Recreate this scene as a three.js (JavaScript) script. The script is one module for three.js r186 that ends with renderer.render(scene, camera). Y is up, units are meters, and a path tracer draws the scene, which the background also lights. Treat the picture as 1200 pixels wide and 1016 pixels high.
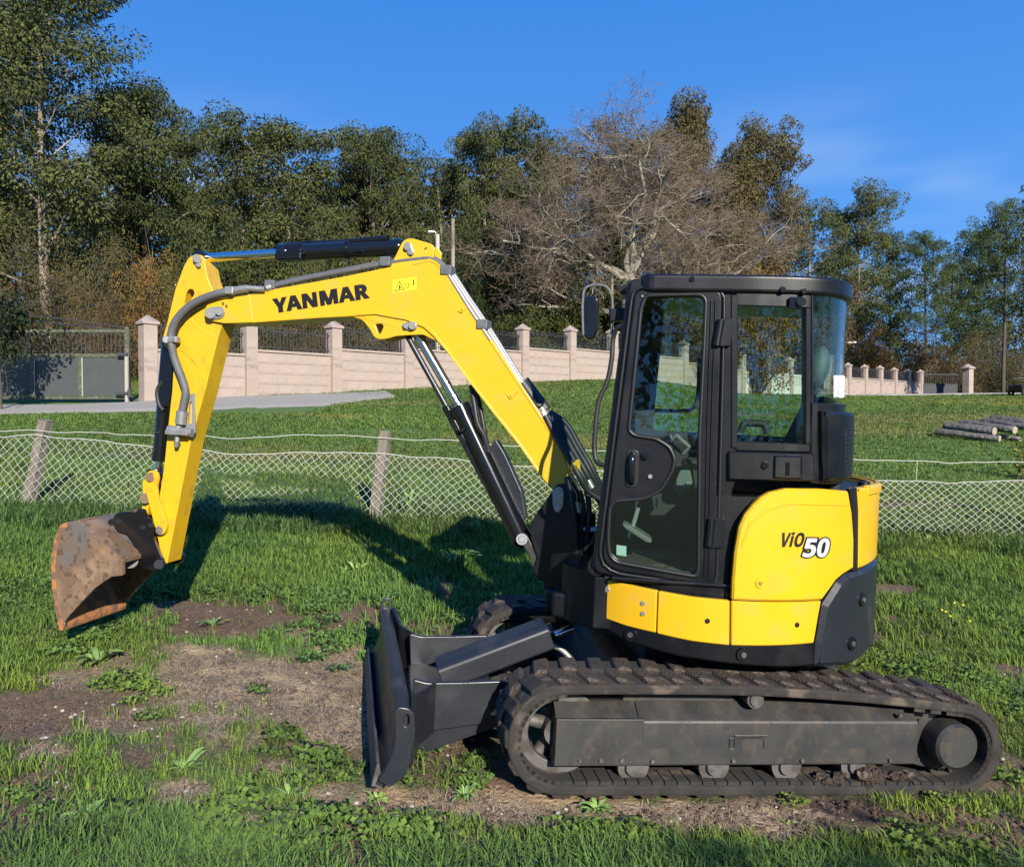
import * as THREE from 'three';
import { mergeGeometries } from 'three/addons/utils/BufferGeometryUtils.js';
import { RoundedBoxGeometry } from 'three/addons/geometries/RoundedBoxGeometry.js';
import { FontLoader } from 'three/addons/loaders/FontLoader.js';
import { TextGeometry } from 'three/addons/geometries/TextGeometry.js';

// ---------------------------------------------------------------- camera, sky, sun, exposure
const scene = new THREE.Scene();
const EYE = 1.8, FOCAL = 1000, PITCH = Math.atan(22 / FOCAL);
const camera = new THREE.PerspectiveCamera(2 * Math.atan(508 / FOCAL) * 180 / Math.PI, 1200 / 1016, 0.05, 3000);
camera.position.set(0, EYE, 0);
camera.rotation.x = -PITCH;
scene.add(camera);
const renderer = new THREE.WebGLRenderer();
renderer.toneMapping = THREE.LinearToneMapping;
renderer.toneMappingExposure = 1.7;
renderer.shadowMap.enabled = true;

const rad = (d) => d * Math.PI / 180;
const SUN_ELEV = rad(24), SUN_SIDE = rad(19);
const sunDir = new THREE.Vector3(Math.sin(SUN_SIDE) * Math.cos(SUN_ELEV), Math.sin(SUN_ELEV), Math.cos(SUN_SIDE) * Math.cos(SUN_ELEV));
const sun = new THREE.DirectionalLight(new THREE.Color(1, 0.94, 0.83), 5);
sun.name = 'sun';
sun.target.position.set(0, 1, -6);
sun.position.copy(sunDir).multiplyScalar(60).add(sun.target.position);
sun.castShadow = true;
sun.shadow.mapSize.set(2048, 2048);
Object.assign(sun.shadow.camera, { left: -60, right: 60, top: 60, bottom: -60, near: 1, far: 220 });
scene.add(sun, sun.target);

// seeded noise
let seedState = 7;
const reseed = (s) => { seedState = s >>> 0; };
const rnd = () => { seedState = (seedState + 0x6d2b79f5) | 0; let t = Math.imul(seedState ^ (seedState >>> 15), 1 | seedState); t = (t + Math.imul(t ^ (t >>> 7), 61 | t)) ^ t; return ((t ^ (t >>> 14)) >>> 0) / 4294967296; };
const rr = (a, b) => a + (b - a) * rnd();
const hash = (x, y) => { let h = Math.imul(x | 0, 374761393) ^ Math.imul(y | 0, 668265263); h = Math.imul(h ^ (h >>> 13), 1274126177); return ((h ^ (h >>> 16)) >>> 0) / 4294967296; };
const vnoise = (x, y, p = 0, r = p) => { const xi = Math.floor(x), yi = Math.floor(y); let fx = x - xi, fy = y - yi; fx *= fx * (3 - 2 * fx); fy *= fy * (3 - 2 * fy); const w = (a, k) => (k ? ((a % k) + k) % k : a); const a = hash(w(xi, p), w(yi, r)), b = hash(w(xi + 1, p), w(yi, r)), c = hash(w(xi, p), w(yi + 1, r)), d = hash(w(xi + 1, p), w(yi + 1, r)); return a + (b - a) * fx + (c - a) * fy + (a - b - c + d) * fx * fy; };
const fbm = (x, y, o = 4, p = 0, r = p) => { let s = 0, a = 0.5, n = 0; for (let i = 0; i < o; i++) { s += a * vnoise(x + i * 17 * (p ? 0 : 1), y + i * 31 * (p ? 0 : 1), p, r); n += a; a /= 2; x *= 2; y *= 2; p *= 2; r *= 2; } return s / n; };
const clamp = (v, a = 0, b = 1) => Math.min(b, Math.max(a, v));
const smooth = (a, b, v) => { const t = clamp((v - a) / (b - a)); return t * t * (3 - 2 * t); };
const mix = (a, b, t) => a + (b - a) * t;
const mix3 = (a, b, t) => [mix(a[0], b[0], t), mix(a[1], b[1], t), mix(a[2], b[2], t)];

// a clear winter sky: deep blue overhead, paler towards the horizon, a little thin cirrus
{
  const W = 1024, Hh = 512, data = new Float32Array(W * Hh * 4);
  for (let j = 0; j < Hh; j++) for (let i = 0; i < W; i++) {
    const el = (j + 0.5) / Hh * Math.PI - Math.PI / 2, az = (i + 0.5) / W * Math.PI * 2;
    const e = Math.max(0, Math.sin(el));
    const t = Math.pow(1 - e, 3.2);
    let c = mix3([0.016, 0.122, 0.43], [0.125, 0.33, 0.67], t);
    const band = smooth(0.06, 0.16, e) * (1 - smooth(0.2, 0.36, e));
    const ci = smooth(0.5, 0.8, fbm(Math.abs(az - Math.PI) * 3.2 + e * 3, e * 15 + 4, 4)) * band * 0.62;
    c = mix3(c, [0.30, 0.40, 0.58], ci);
    const o = (j * W + i) * 4; data[o] = c[0]; data[o + 1] = c[1]; data[o + 2] = c[2]; data[o + 3] = 1;
  }
  const sky = new THREE.DataTexture(data, W, Hh, THREE.RGBAFormat, THREE.FloatType);
  sky.mapping = THREE.EquirectangularReflectionMapping; sky.magFilter = THREE.LinearFilter; sky.minFilter = THREE.LinearFilter; sky.wrapS = THREE.RepeatWrapping; sky.needsUpdate = true;
  scene.background = sky; scene.environment = sky;
}

// ---------------------------------------------------------------- helpers
function numbered(name) { const n = numbered.seen[name] = (numbered.seen[name] ?? -1) + 1; return n ? name + '_' + String(n).padStart(3, '0') : name; }
numbered.seen = {};
function tag(o, label, category, group) { o.userData.label = label; o.userData.category = category; if (group) o.userData.group = group; return o; }
function thing(name, label, category, pos = [0, 0, 0], turn = 0, group) { const o = new THREE.Group(); o.name = numbered(name); o.position.set(...pos); o.rotation.y = turn; scene.add(o); return tag(o, label, category, group); }
function boxUV(g) {
  const p = g.attributes.position, n = g.attributes.normal, uv = new Float32Array(p.count * 2);
  for (let i = 0; i < p.count; i++) {
    const ax = Math.abs(n.getX(i)), ay = Math.abs(n.getY(i)), az = Math.abs(n.getZ(i));
    let a, b; if (az >= ax && az >= ay) { a = p.getX(i); b = p.getY(i); } else if (ay >= ax) { a = p.getX(i); b = p.getZ(i); } else { a = p.getZ(i); b = p.getY(i); }
    uv[i * 2] = a; uv[i * 2 + 1] = b;
  }
  g.setAttribute('uv', new THREE.BufferAttribute(uv, 2)); return g;
}
function merged(list, keep = false) {
  list = [].concat(list).map((g) => { const h = g.index ? g.toNonIndexed() : g; for (const k of Object.keys(h.attributes)) if (!['position', 'normal', 'color'].includes(k) && !(keep && k === 'uv')) h.deleteAttribute(k); return h; });
  const g = list.length > 1 ? mergeGeometries(list) : list[0];
  return keep ? g : boxUV(g);
}
function add(name, geos, mat, parent, local) {   // one named mesh; in the builders' frame
  const m = new THREE.Mesh(merged(geos), mat); m.name = numbered(name); if (local) m.applyMatrix4(local); (parent ?? scene).add(m); return m;
}
const V = (x, y, z) => new THREE.Vector3(x, y, z);
function box(x0, x1, y0, y1, z0, z1, r = 0.006) {
  const sx = Math.abs(x1 - x0), sy = Math.abs(y1 - y0), sz = Math.abs(z1 - z0); r = Math.min(r, sx / 2.2, sy / 2.2, sz / 2.2);
  const g = r > 0 ? new RoundedBoxGeometry(sx, sy, sz, 2, r) : new THREE.BoxGeometry(sx, sy, sz);
  return g.translate((x0 + x1) / 2, (y0 + y1) / 2, (z0 + z1) / 2);
}
function rod(a, b, r, r2 = r, seg = 18) {   // a cylinder between two points
  a = Array.isArray(a) ? V(...a) : a; b = Array.isArray(b) ? V(...b) : b;
  const d = b.clone().sub(a), g = new THREE.CylinderGeometry(r2, r, d.length(), seg);
  g.translate(0, d.length() / 2, 0).applyQuaternion(new THREE.Quaternion().setFromUnitVectors(V(0, 1, 0), d.normalize())).translate(a.x, a.y, a.z); return g;
}
function hose(pts, r, n = 0, seg = 8) { return new THREE.TubeGeometry(new THREE.CatmullRomCurve3(pts.map((p) => (Array.isArray(p) ? V(...p) : p)), false, 'centripetal'), n || pts.length * 6, r, seg); }
function shapeOf(pts, r = 0) {   // polygon with its corners rounded by r
  const s = new THREE.Shape(), n = pts.length;
  if (!r) { pts.forEach((p, i) => (i ? s.lineTo(p[0], p[1]) : s.moveTo(p[0], p[1]))); s.closePath(); return s; }
  for (let i = 0; i < n; i++) {
    const a = pts[(i + n - 1) % n], b = pts[i], c = pts[(i + 1) % n], la = Math.hypot(a[0] - b[0], a[1] - b[1]), lc = Math.hypot(c[0] - b[0], c[1] - b[1]);
    const k = Math.min(r, la * 0.45), m = Math.min(r, lc * 0.45), p = [b[0] + (a[0] - b[0]) / la * k, b[1] + (a[1] - b[1]) / la * k], q = [b[0] + (c[0] - b[0]) / lc * m, b[1] + (c[1] - b[1]) / lc * m];
    i ? s.lineTo(...p) : s.moveTo(...p); s.quadraticCurveTo(b[0], b[1], q[0], q[1]);
  }
  s.closePath(); return s;
}
function ext(pts, z0, z1, { r = 0, bevel = 0.004, holes = [], hr = r } = {}) {   // plate: polygon in (x, y) from z0 to z1
  const s = shapeOf(pts, r); for (const h of holes) s.holes.push(shapeOf(h, hr));
  const b = Math.min(bevel, (z1 - z0) / 2.5);
  const g = new THREE.ExtrudeGeometry(s, { depth: z1 - z0 - 2 * b, bevelEnabled: b > 0, bevelSize: b, bevelThickness: b, bevelOffset: -b, bevelSegments: 2, curveSegments: 6 });
  return g.translate(0, 0, z0 + b);
}
// where the line of sight through a pixel of the photograph meets a plane of a builder's frame: used to take measures off the photograph
function sight(px, py) { return V((px - 600) / FOCAL, -(py - 508) / FOCAL, -1).applyAxisAngle(V(1, 0, 0), -PITCH); }
function makeFrame(x, z, turn, tilt, y = 0) { const m = new THREE.Matrix4().makeRotationY(rad(turn)).multiply(new THREE.Matrix4().makeRotationZ(rad(tilt))); m.setPosition(x, y, z); return { m, i: m.clone().invert() }; }
function on(F, px, py, w) { const o = V(0, EYE, 0).applyMatrix4(F.i), d = sight(px, py).transformDirection(F.i), t = (w - o.z) / d.z; return [o.x + d.x * t, o.y + d.y * t]; }
const outline = (F, w, list) => list.map(([x, y]) => on(F, x, y, w));
const on3 = (F, px, py, w) => V(...on(F, px, py, w), w);

// ---------------------------------------------------------------- textures and materials
const toS = (v) => { v = clamp(v); return Math.round(255 * (v <= 0.0031308 ? 12.92 * v : 1.055 * Math.pow(v, 1 / 2.4) - 0.055)); };
function paint(n, repeat, fn, srgb = true) {
  const d = new Uint8Array(n * n * 4);
  for (let j = 0; j < n; j++) for (let i = 0; i < n; i++) { const c = fn((i + 0.5) / n, (j + 0.5) / n), o = (j * n + i) * 4; for (let k = 0; k < 3; k++) d[o + k] = srgb ? toS(c[k]) : clamp(c[k]) * 255; d[o + 3] = 255; }
  const t = new THREE.DataTexture(d, n, n); t.wrapS = t.wrapT = THREE.RepeatWrapping; t.magFilter = THREE.LinearFilter; t.minFilter = THREE.LinearMipmapLinearFilter; t.generateMipmaps = true; t.repeat.set(repeat, repeat); if (srgb) t.colorSpace = THREE.SRGBColorSpace; t.needsUpdate = true; return t;
}
const grey = (n, repeat, fn) => paint(n, repeat, (u, v) => { const g = fn(u, v); return [g, g, g]; }, false);
const std = (o) => new THREE.MeshStandardMaterial(o), phys = (o) => new THREE.MeshPhysicalMaterial(o);
const lin = (r, g, b) => new THREE.Color().setRGB(r, g, b);
const specks = (u, v, n, th) => smooth(th, th + 0.05, vnoise(u * n, v * n, n));
const M = {};
{
  const grime = grey(512, 1, (u, v) => 0.34 + 0.22 * fbm(u * 6, v * 6, 5, 6, 6) + 0.2 * specks(u, v, 180, 0.86));
  M.yellow = phys({ map: paint(512, 1, (u, v) => mix3(mix3([0.65, 0.375, 0.005], [0.60, 0.335, 0.008], fbm(u * 5, v * 5, 4, 5, 5)), [0.42, 0.30, 0.10], 0.55 * specks(u, v, 150, 0.93) + 0.22 * smooth(0.5, 0.8, fbm(u * 9 + 3, v * 9, 5, 9, 9)))), roughnessMap: grime, roughness: 0.85, clearcoat: 0.25, clearcoatRoughness: 0.25 });
  M.armYellow = phys({ map: paint(512, 1, (u, v) => { const scuff = smooth(0.62, 0.72, fbm(u * 26, v * 14, 5, 26, 14)); return mix3(mix3([0.63, 0.375, 0.006], [0.56, 0.32, 0.012], fbm(u * 5, v * 5, 4, 5, 5)), [0.20, 0.13, 0.05], 0.9 * specks(u, v, 110, 0.91) * smooth(0.42, 0.56, fbm(u * 4, v * 4, 3, 4, 4)) + 0.25 * scuff); }), roughnessMap: grime, roughness: 0.95, clearcoat: 0.15, clearcoatRoughness: 0.3 });
  M.black = phys({ map: paint(512, 1, (u, v) => mix3([0.0042, 0.0047, 0.0068], [0.014, 0.014, 0.0145], 0.7 * smooth(0.45, 0.8, fbm(u * 7, v * 7, 5, 7, 7)) + 0.6 * specks(u, v, 200, 0.93))), roughnessMap: grime, roughness: 0.8, specularIntensity: 0.65, clearcoat: 0.08, clearcoatRoughness: 0.3 });
  M.gloss = phys({ color: lin(0.006, 0.006, 0.007), roughness: 0.28, roughnessMap: grime, clearcoat: 0.6, clearcoatRoughness: 0.15 });
  M.navy = phys({ map: paint(512, 1, (u, v) => mix3([0.0115, 0.0135, 0.0195], [0.040, 0.039, 0.040], 0.8 * smooth(0.5, 0.85, fbm(u * 8, v * 5, 5, 8, 5)) + 0.5 * specks(u, v, 160, 0.92))), roughnessMap: grime, roughness: 0.9, clearcoat: 0.12, clearcoatRoughness: 0.4 });
  M.plate = std({ map: paint(512, 1, (u, v) => { const st = smooth(0.42, 0.8, fbm(u * 14, v * 3, 5, 14, 3)); return mix3(mix3([0.016, 0.0165, 0.0175], [0.048, 0.045, 0.042], fbm(u * 9, v * 9, 5, 9, 9)), [0.092, 0.066, 0.046], 0.5 * st * smooth(0.3, 0.75, fbm(u * 3, v * 2, 3, 3, 2)) + 0.5 * specks(u, v, 110, 0.92) + 0.3 * smooth(0.5, 0.8, fbm(u * 22, v * 22, 4, 22, 22))); }), roughnessMap: grime, roughness: 1.1, metalness: 0.0, bumpMap: grime, bumpScale: 0.0012 });
  M.rubber = std({ map: paint(512, 1.5, (u, v) => mix3(mix3([0.012, 0.011, 0.010], [0.038, 0.032, 0.028], fbm(u * 8, v * 8, 5, 8, 8)), [0.115, 0.088, 0.065], 0.8 * smooth(0.54, 0.74, fbm(u * 5 + 2, v * 5, 5, 5, 5)))), roughness: 0.92, bumpMap: grime, bumpScale: 0.004 });
  M.mud = std({ map: paint(512, 2, (u, v) => mix3(mix3([0.022, 0.015, 0.011], [0.060, 0.042, 0.030], fbm(u * 12, v * 12, 5, 12, 12)), [0.20, 0.155, 0.115], 0.8 * smooth(0.5, 0.72, fbm(u * 6, v * 6, 5, 6, 6)))), roughness: 1, bumpMap: grey(256, 6, (u, v) => fbm(u * 10, v * 10, 5, 10, 10)), bumpScale: 0.02 });
  M.rust = std({ map: paint(1024, 1, (u, v) => { const a = fbm(u * 6, v * 6, 6, 6, 6), b = fbm(u * 3 + 7, v * 3, 5, 3, 3), c = fbm(u * 30, v * 30, 4, 30, 30); let k = mix3([0.140, 0.088, 0.055], [0.255, 0.170, 0.105], smooth(0.35, 0.65, a)); k = mix3(k, [0.36, 0.155, 0.045], 0.85 * smooth(0.55, 0.68, b)); k = mix3(k, [0.105, 0.100, 0.098], 0.85 * smooth(0.48, 0.62, fbm(u * 4, v * 2 + 5, 5, 4, 2))); return mix3(k, [0.07, 0.035, 0.02], 0.7 * smooth(0.62, 0.72, c)); }), roughness: 0.8, metalness: 0.15, bumpMap: grey(512, 1, (u, v) => fbm(u * 24, v * 24, 5, 24, 24)), bumpScale: 0.004 });
  M.orangeRust = std({ map: paint(512, 2, (u, v) => mix3([0.34, 0.135, 0.04], [0.13, 0.075, 0.05], smooth(0.4, 0.7, fbm(u * 10, v * 10, 5, 10, 10)))), roughness: 0.9 });
  M.worn = std({ map: paint(512, 2, (u, v) => mix3([0.10, 0.094, 0.09], [0.055, 0.045, 0.037], smooth(0.35, 0.7, fbm(u * 9, v * 9, 5, 9, 9)))), roughness: 0.6, metalness: 0.2 });
  M.chrome = std({ color: lin(0.75, 0.75, 0.76), metalness: 1, roughness: 0.14 });
  M.steel = std({ color: lin(0.34, 0.34, 0.33), metalness: 0.5, roughness: 0.55, roughnessMap: grime });
  M.pipe = std({ map: paint(256, 3, (u, v) => mix3([0.40, 0.39, 0.37], [0.22, 0.22, 0.22], fbm(u * 8, v * 8, 4, 8, 8))), metalness: 0.55, roughness: 0.42 });
  M.hose = std({ color: lin(0.018, 0.018, 0.02), roughness: 0.5 });
  M.greyHose = std({ map: paint(256, 6, (u, v) => mix3([0.12, 0.125, 0.13], [0.065, 0.068, 0.072], fbm(u * 12, v * 12, 3, 12, 12))), roughness: 0.6 });
  M.seal = std({ color: lin(0.011, 0.011, 0.012), roughness: 0.38 });
  M.dark = std({ color: lin(0.012, 0.012, 0.013), roughness: 0.7 });
  M.cloth = std({ map: paint(256, 4, (u, v) => { const k = 0.016 + 0.012 * vnoise(u * 64, v * 64, 64); return [k, k, k * 1.1]; }), roughness: 0.95 });
  M.greySeat = std({ color: lin(0.07, 0.10, 0.095), roughness: 0.7 });
  M.console = std({ color: lin(0.10, 0.105, 0.105), roughness: 0.55 });
  M.pane = phys({ color: lin(0.86, 0.93, 0.89), transmission: 1, thickness: 0, roughness: 0.012, ior: 1.5 });
  M.mirror = std({ color: lin(0.5, 0.52, 0.55), metalness: 1, roughness: 0.06 });
  M.ink = std({ color: lin(0.006, 0.006, 0.007), roughness: 0.45 });
  M.silver = std({ color: lin(0.62, 0.63, 0.66), metalness: 0.35, roughness: 0.4 });
  M.stone = std({ map: paint(1024, 0.6, (u, v) => { const g = fbm(u * 160, v * 160, 3, 160, 160), a = fbm(u * 5, v * 5, 5, 5, 5); let c = mix3([0.40, 0.315, 0.262], [0.315, 0.245, 0.205], a); c = mix3(c, [0.46, 0.385, 0.33], 0.5 * smooth(0.5, 0.8, g)); return mix3(c, [0.20, 0.165, 0.14], 0.55 * smooth(0.62, 0.85, vnoise(u * 220, v * 220, 220)) + 0.5 * smooth(0.52, 0.72, fbm(u * 3, v * 11 + 2, 5, 3, 11))); }), roughness: 0.95, bumpMap: grey(256, 3, (u, v) => fbm(u * 30, v * 30, 4, 30, 30)), bumpScale: 0.01 });
  M.mortar = std({ color: lin(0.32, 0.25, 0.21), roughness: 1 });
  M.white = std({ map: paint(256, 1, (u, v) => mix3([0.62, 0.585, 0.53], [0.48, 0.45, 0.41], fbm(u * 8, v * 8, 5, 8, 8))), roughness: 0.9 });
  M.iron = std({ color: lin(0.035, 0.036, 0.04), roughness: 0.6 });
  M.gateGreen = std({ map: paint(256, 1, (u, v) => mix3([0.055, 0.065, 0.035], [0.12, 0.12, 0.09], smooth(0.5, 0.75, fbm(u * 20, v * 20, 4, 20, 20)))), roughness: 0.6 });
  M.gatePanel = std({ map: paint(256, 1, (u, v) => mix3([0.040, 0.047, 0.047], [0.056, 0.062, 0.060], fbm(u * 6, v * 6, 4, 6, 6))), roughness: 0.55 });
  M.gatePale = std({ color: lin(0.30, 0.285, 0.25), roughness: 0.7 });
  M.wood = std({ map: paint(512, 1.6, (u, v) => { const g = fbm(u * 30, v * 3, 5, 30, 3), c = mix3([0.22, 0.19, 0.15], [0.11, 0.093, 0.072], g); return mix3(c, [0.30, 0.30, 0.20], 0.5 * smooth(0.55, 0.75, fbm(u * 7, v * 7, 4, 7, 7))); }), roughness: 0.95, bumpMap: grey(256, 3, (u, v) => fbm(u * 40, v * 4, 4, 40, 4)), bumpScale: 0.006 });
  M.logBark = std({ map: paint(512, 1, (u, v) => mix3([0.10, 0.088, 0.076], [0.25, 0.225, 0.195], smooth(0.35, 0.7, fbm(u * 20, v * 8, 5, 20, 8)))), roughness: 1, bumpMap: grey(256, 2, (u, v) => fbm(u * 24, v * 12, 5, 24, 12)), bumpScale: 0.02 });
  M.logEnd = std({ map: paint(256, 3, (u, v) => mix3([0.36, 0.31, 0.235], [0.26, 0.215, 0.16], fbm(u * 12, v * 12, 4, 12, 12))), roughness: 0.95 });
  M.wire = std({ color: lin(0.46, 0.47, 0.42), roughness: 0.55 });
  M.barkPale = std({ map: paint(512, 0.35, (u, v) => mix3([0.27, 0.22, 0.17], [0.115, 0.085, 0.06], smooth(0.35, 0.7, fbm(u * 16, v * 4, 5, 16, 4)))), roughness: 1 });
  M.barkDark = std({ map: paint(512, 0.5, (u, v) => mix3([0.10, 0.08, 0.062], [0.045, 0.035, 0.027], fbm(u * 16, v * 6, 5, 16, 6))), roughness: 1 });
  M.barkOak = std({ map: paint(512, 0.7, (u, v) => mix3([0.31, 0.285, 0.225], [0.12, 0.10, 0.075], smooth(0.4, 0.68, fbm(u * 10, v * 7, 6, 10, 7)))), roughness: 1 });
  M.twig = std({ color: lin(0.175, 0.132, 0.092), roughness: 1 });
  M.leaf = phys({ vertexColors: true, roughness: 0.9, specularIntensity: 0.15, transmission: 0.3, thickness: 0, side: THREE.DoubleSide });
  M.blade = phys({ vertexColors: true, roughness: 0.8, specularIntensity: 0.4, transmission: 0.35, thickness: 0, side: THREE.DoubleSide });
  M.gravel = std({ map: paint(512, 0.7, (u, v) => mix3([0.38, 0.345, 0.29], [0.21, 0.185, 0.15], fbm(u * 70, v * 70, 4, 70, 70))), roughness: 1 });
  M.concrete = std({ map: paint(256, 0.5, (u, v) => mix3([0.44, 0.40, 0.34], [0.34, 0.31, 0.265], fbm(u * 12, v * 12, 5, 12, 12))), roughness: 1 });
}

// ---------------------------------------------------------------- terrain
const LEVELS = [[-60, 0], [4.7, 0], [6, 0.11], [7.5, 0.33], [9.2, 0.62], [12, 0.98], [16, 1.38], [27, 2.4], [36, 3.15], [44, 3.66], [58, 3.66], [75, 3.36], [130, 3.0], [900, 3.0]];
const LEVELS_EAST = [...LEVELS.slice(0, 7), [27, 2.1], [36, 2.45], [44, 2.72], [58, 3.16], [75, 3.3], [130, 3.0], [900, 3.0]];
const slopesOf = (LEVELS) => LEVELS.map((p, i) => { if (!i || i === LEVELS.length - 1) return 0; const a = (p[1] - LEVELS[i - 1][1]) / (p[0] - LEVELS[i - 1][0]), b = (LEVELS[i + 1][1] - p[1]) / (LEVELS[i + 1][0] - p[0]); return a * b <= 0 ? 0 : 2 * a * b / (a + b); });
const SLOPES = slopesOf(LEVELS), SLOPES_EAST = slopesOf(LEVELS_EAST);
function level(d, LEVELS, SLOPES) {
  let i = 0; while (i < LEVELS.length - 2 && d > LEVELS[i + 1][0]) i++;
  const [x0, y0] = LEVELS[i], [x1, y1] = LEVELS[i + 1], w = x1 - x0, t = clamp((d - x0) / w), t2 = t * t, t3 = t2 * t;
  return (2 * t3 - 3 * t2 + 1) * y0 + (t3 - 2 * t2 + t) * w * SLOPES[i] + (3 * t2 - 2 * t3) * y1 + (t3 - t2) * w * SLOPES[i + 1];
}
function height(x, z) {
  const d = -z, k = mix(0.05, 0.03, smooth(5, 9, d)) * (1 - smooth(11, 24, d)), lx = clamp(x - 1.065, -9, 9);
  const east = d > 16 ? smooth(0.12, 0.33, x / d) : 0;
  let y = mix(level(d, LEVELS, SLOPES), east ? level(d, LEVELS_EAST, SLOPES_EAST) : 0, east) - k * lx - 0.035;
  const near = 1 - smooth(14, 30, d);
  y += near * (0.055 * (fbm(x * 1.3 + 9, z * 1.3, 3) - 0.5) + 0.02 * (fbm(x * 6, z * 6, 3) - 0.5)) + (1 - near) * 0.3 * (fbm(x * 0.12, z * 0.12, 3) - 0.5);
  return y;
}
function ground(px, py) { const s = sight(px, py), under = (t) => EYE + s.y * t < height(s.x * t, s.z * t); let a = 1.5, b = a; while (b < 300 && !under(b)) { a = b; b *= 1.01; } for (let k = 0; k < 14; k++) { const m = (a + b) / 2; if (under(m)) b = m; else a = m; } return V(s.x * b, height(s.x * b, s.z * b), s.z * b); }

// bare soil and dry straw where the photograph shows them, as patches of the ground
const patches = [];
function patch(kind, px, py, rx, ry, force = 1) { const c = ground(px, py), a = ground(px, py - ry), b = ground(px, Math.min(py + ry, 1060)), d = -c.z; patches.push({ kind, x: c.x, z: c.z, rx: rx * d / FOCAL, rz: Math.abs(a.z - b.z) / 2, force }); }
patch('straw', 330, 815, 150, 58); patch('straw', 240, 790, 90, 36, 0.9); patch('straw', 400, 840, 70, 40);
patch('soil', 270, 722, 130, 24, 1.1); patch('soil', 420, 722, 60, 18); patch('soil', 500, 735, 45, 16, 0.9);
patch('soil', 30, 840, 60, 40, 1.1); patch('soil', 110, 835, 70, 26, 0.9); patch('soil', 40, 930, 50, 40, 0.8); patch('soil', 150, 885, 70, 20, 0.8);
patch('straw', 640, 950, 190, 20, 1.2); patch('straw', 470, 945, 70, 22); patch('straw', 860, 958, 120, 16);
patch('soil', 1010, 955, 190, 26, 1.25); patch('soil', 850, 950, 120, 12); patch('soil', 1180, 990, 60, 30, 0.9); patch('soil', 540, 880, 80, 22, 0.9); patch('soil', 600, 900, 40, 40);
patch('straw', 520, 835, 60, 20); patch('soil', 540, 760, 40, 40, 0.8);
patch('soil', 1045, 692, 45, 7, 1.2); patch('soil', 1190, 790, 26, 12); patch('soil', 1100, 745, 40, 7, 0.6); patch('soil', 960, 735, 120, 30);
patch('soil', 1160, 905, 60, 30, 0.8); patch('soil', 300, 660, 30, 6, 0.4); patch('straw', 120, 790, 60, 22, 0.6);
patch('soil', 150, 990, 50, 16, 0.6); patch('soil', 1060, 592, 90, 6, 0.9); patch('soil', 520, 690, 46, 16, 0.8);
for (const [x, y, r] of [[60, 880, 22], [200, 850, 22], [330, 900, 26], [390, 930, 24], [300, 965, 26], [430, 885, 22], [210, 930, 24], [90, 960, 26], [360, 745, 22]]) patch(x % 3 ? 'soil' : 'straw', x, y, r * 1.4, r * 0.5, 0.75);
function cover(x, z) {   // how bare (0..1) and how much of that is straw
  let soil = 0, straw = 0;
  const n = fbm(x * 2.6 + 3, z * 2.6, 4) - 0.5, n2 = fbm(x * 9, z * 9 + 4, 3) - 0.5;
  for (const p of patches) { const dx = (x - p.x) / p.rx, dz = (z - p.z) / p.rz, q = dx * dx + dz * dz; if (q > 3) continue; const v = p.force * (1 - smooth(0.25, 1.6, q + n * 2.4 + n2 * 1.9)); if (p.kind === 'soil') soil = Math.max(soil, v); else straw = Math.max(straw, v); }
  return [clamp(soil), clamp(straw)];
}
const shade = { soil: [0.150, 0.093, 0.056], soilDark: [0.078, 0.047, 0.029], straw: [0.39, 0.275, 0.165], turf: [0.070, 0.105, 0.024], turfFar: [0.080, 0.145, 0.022], dryFar: [0.20, 0.185, 0.065] };
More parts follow.
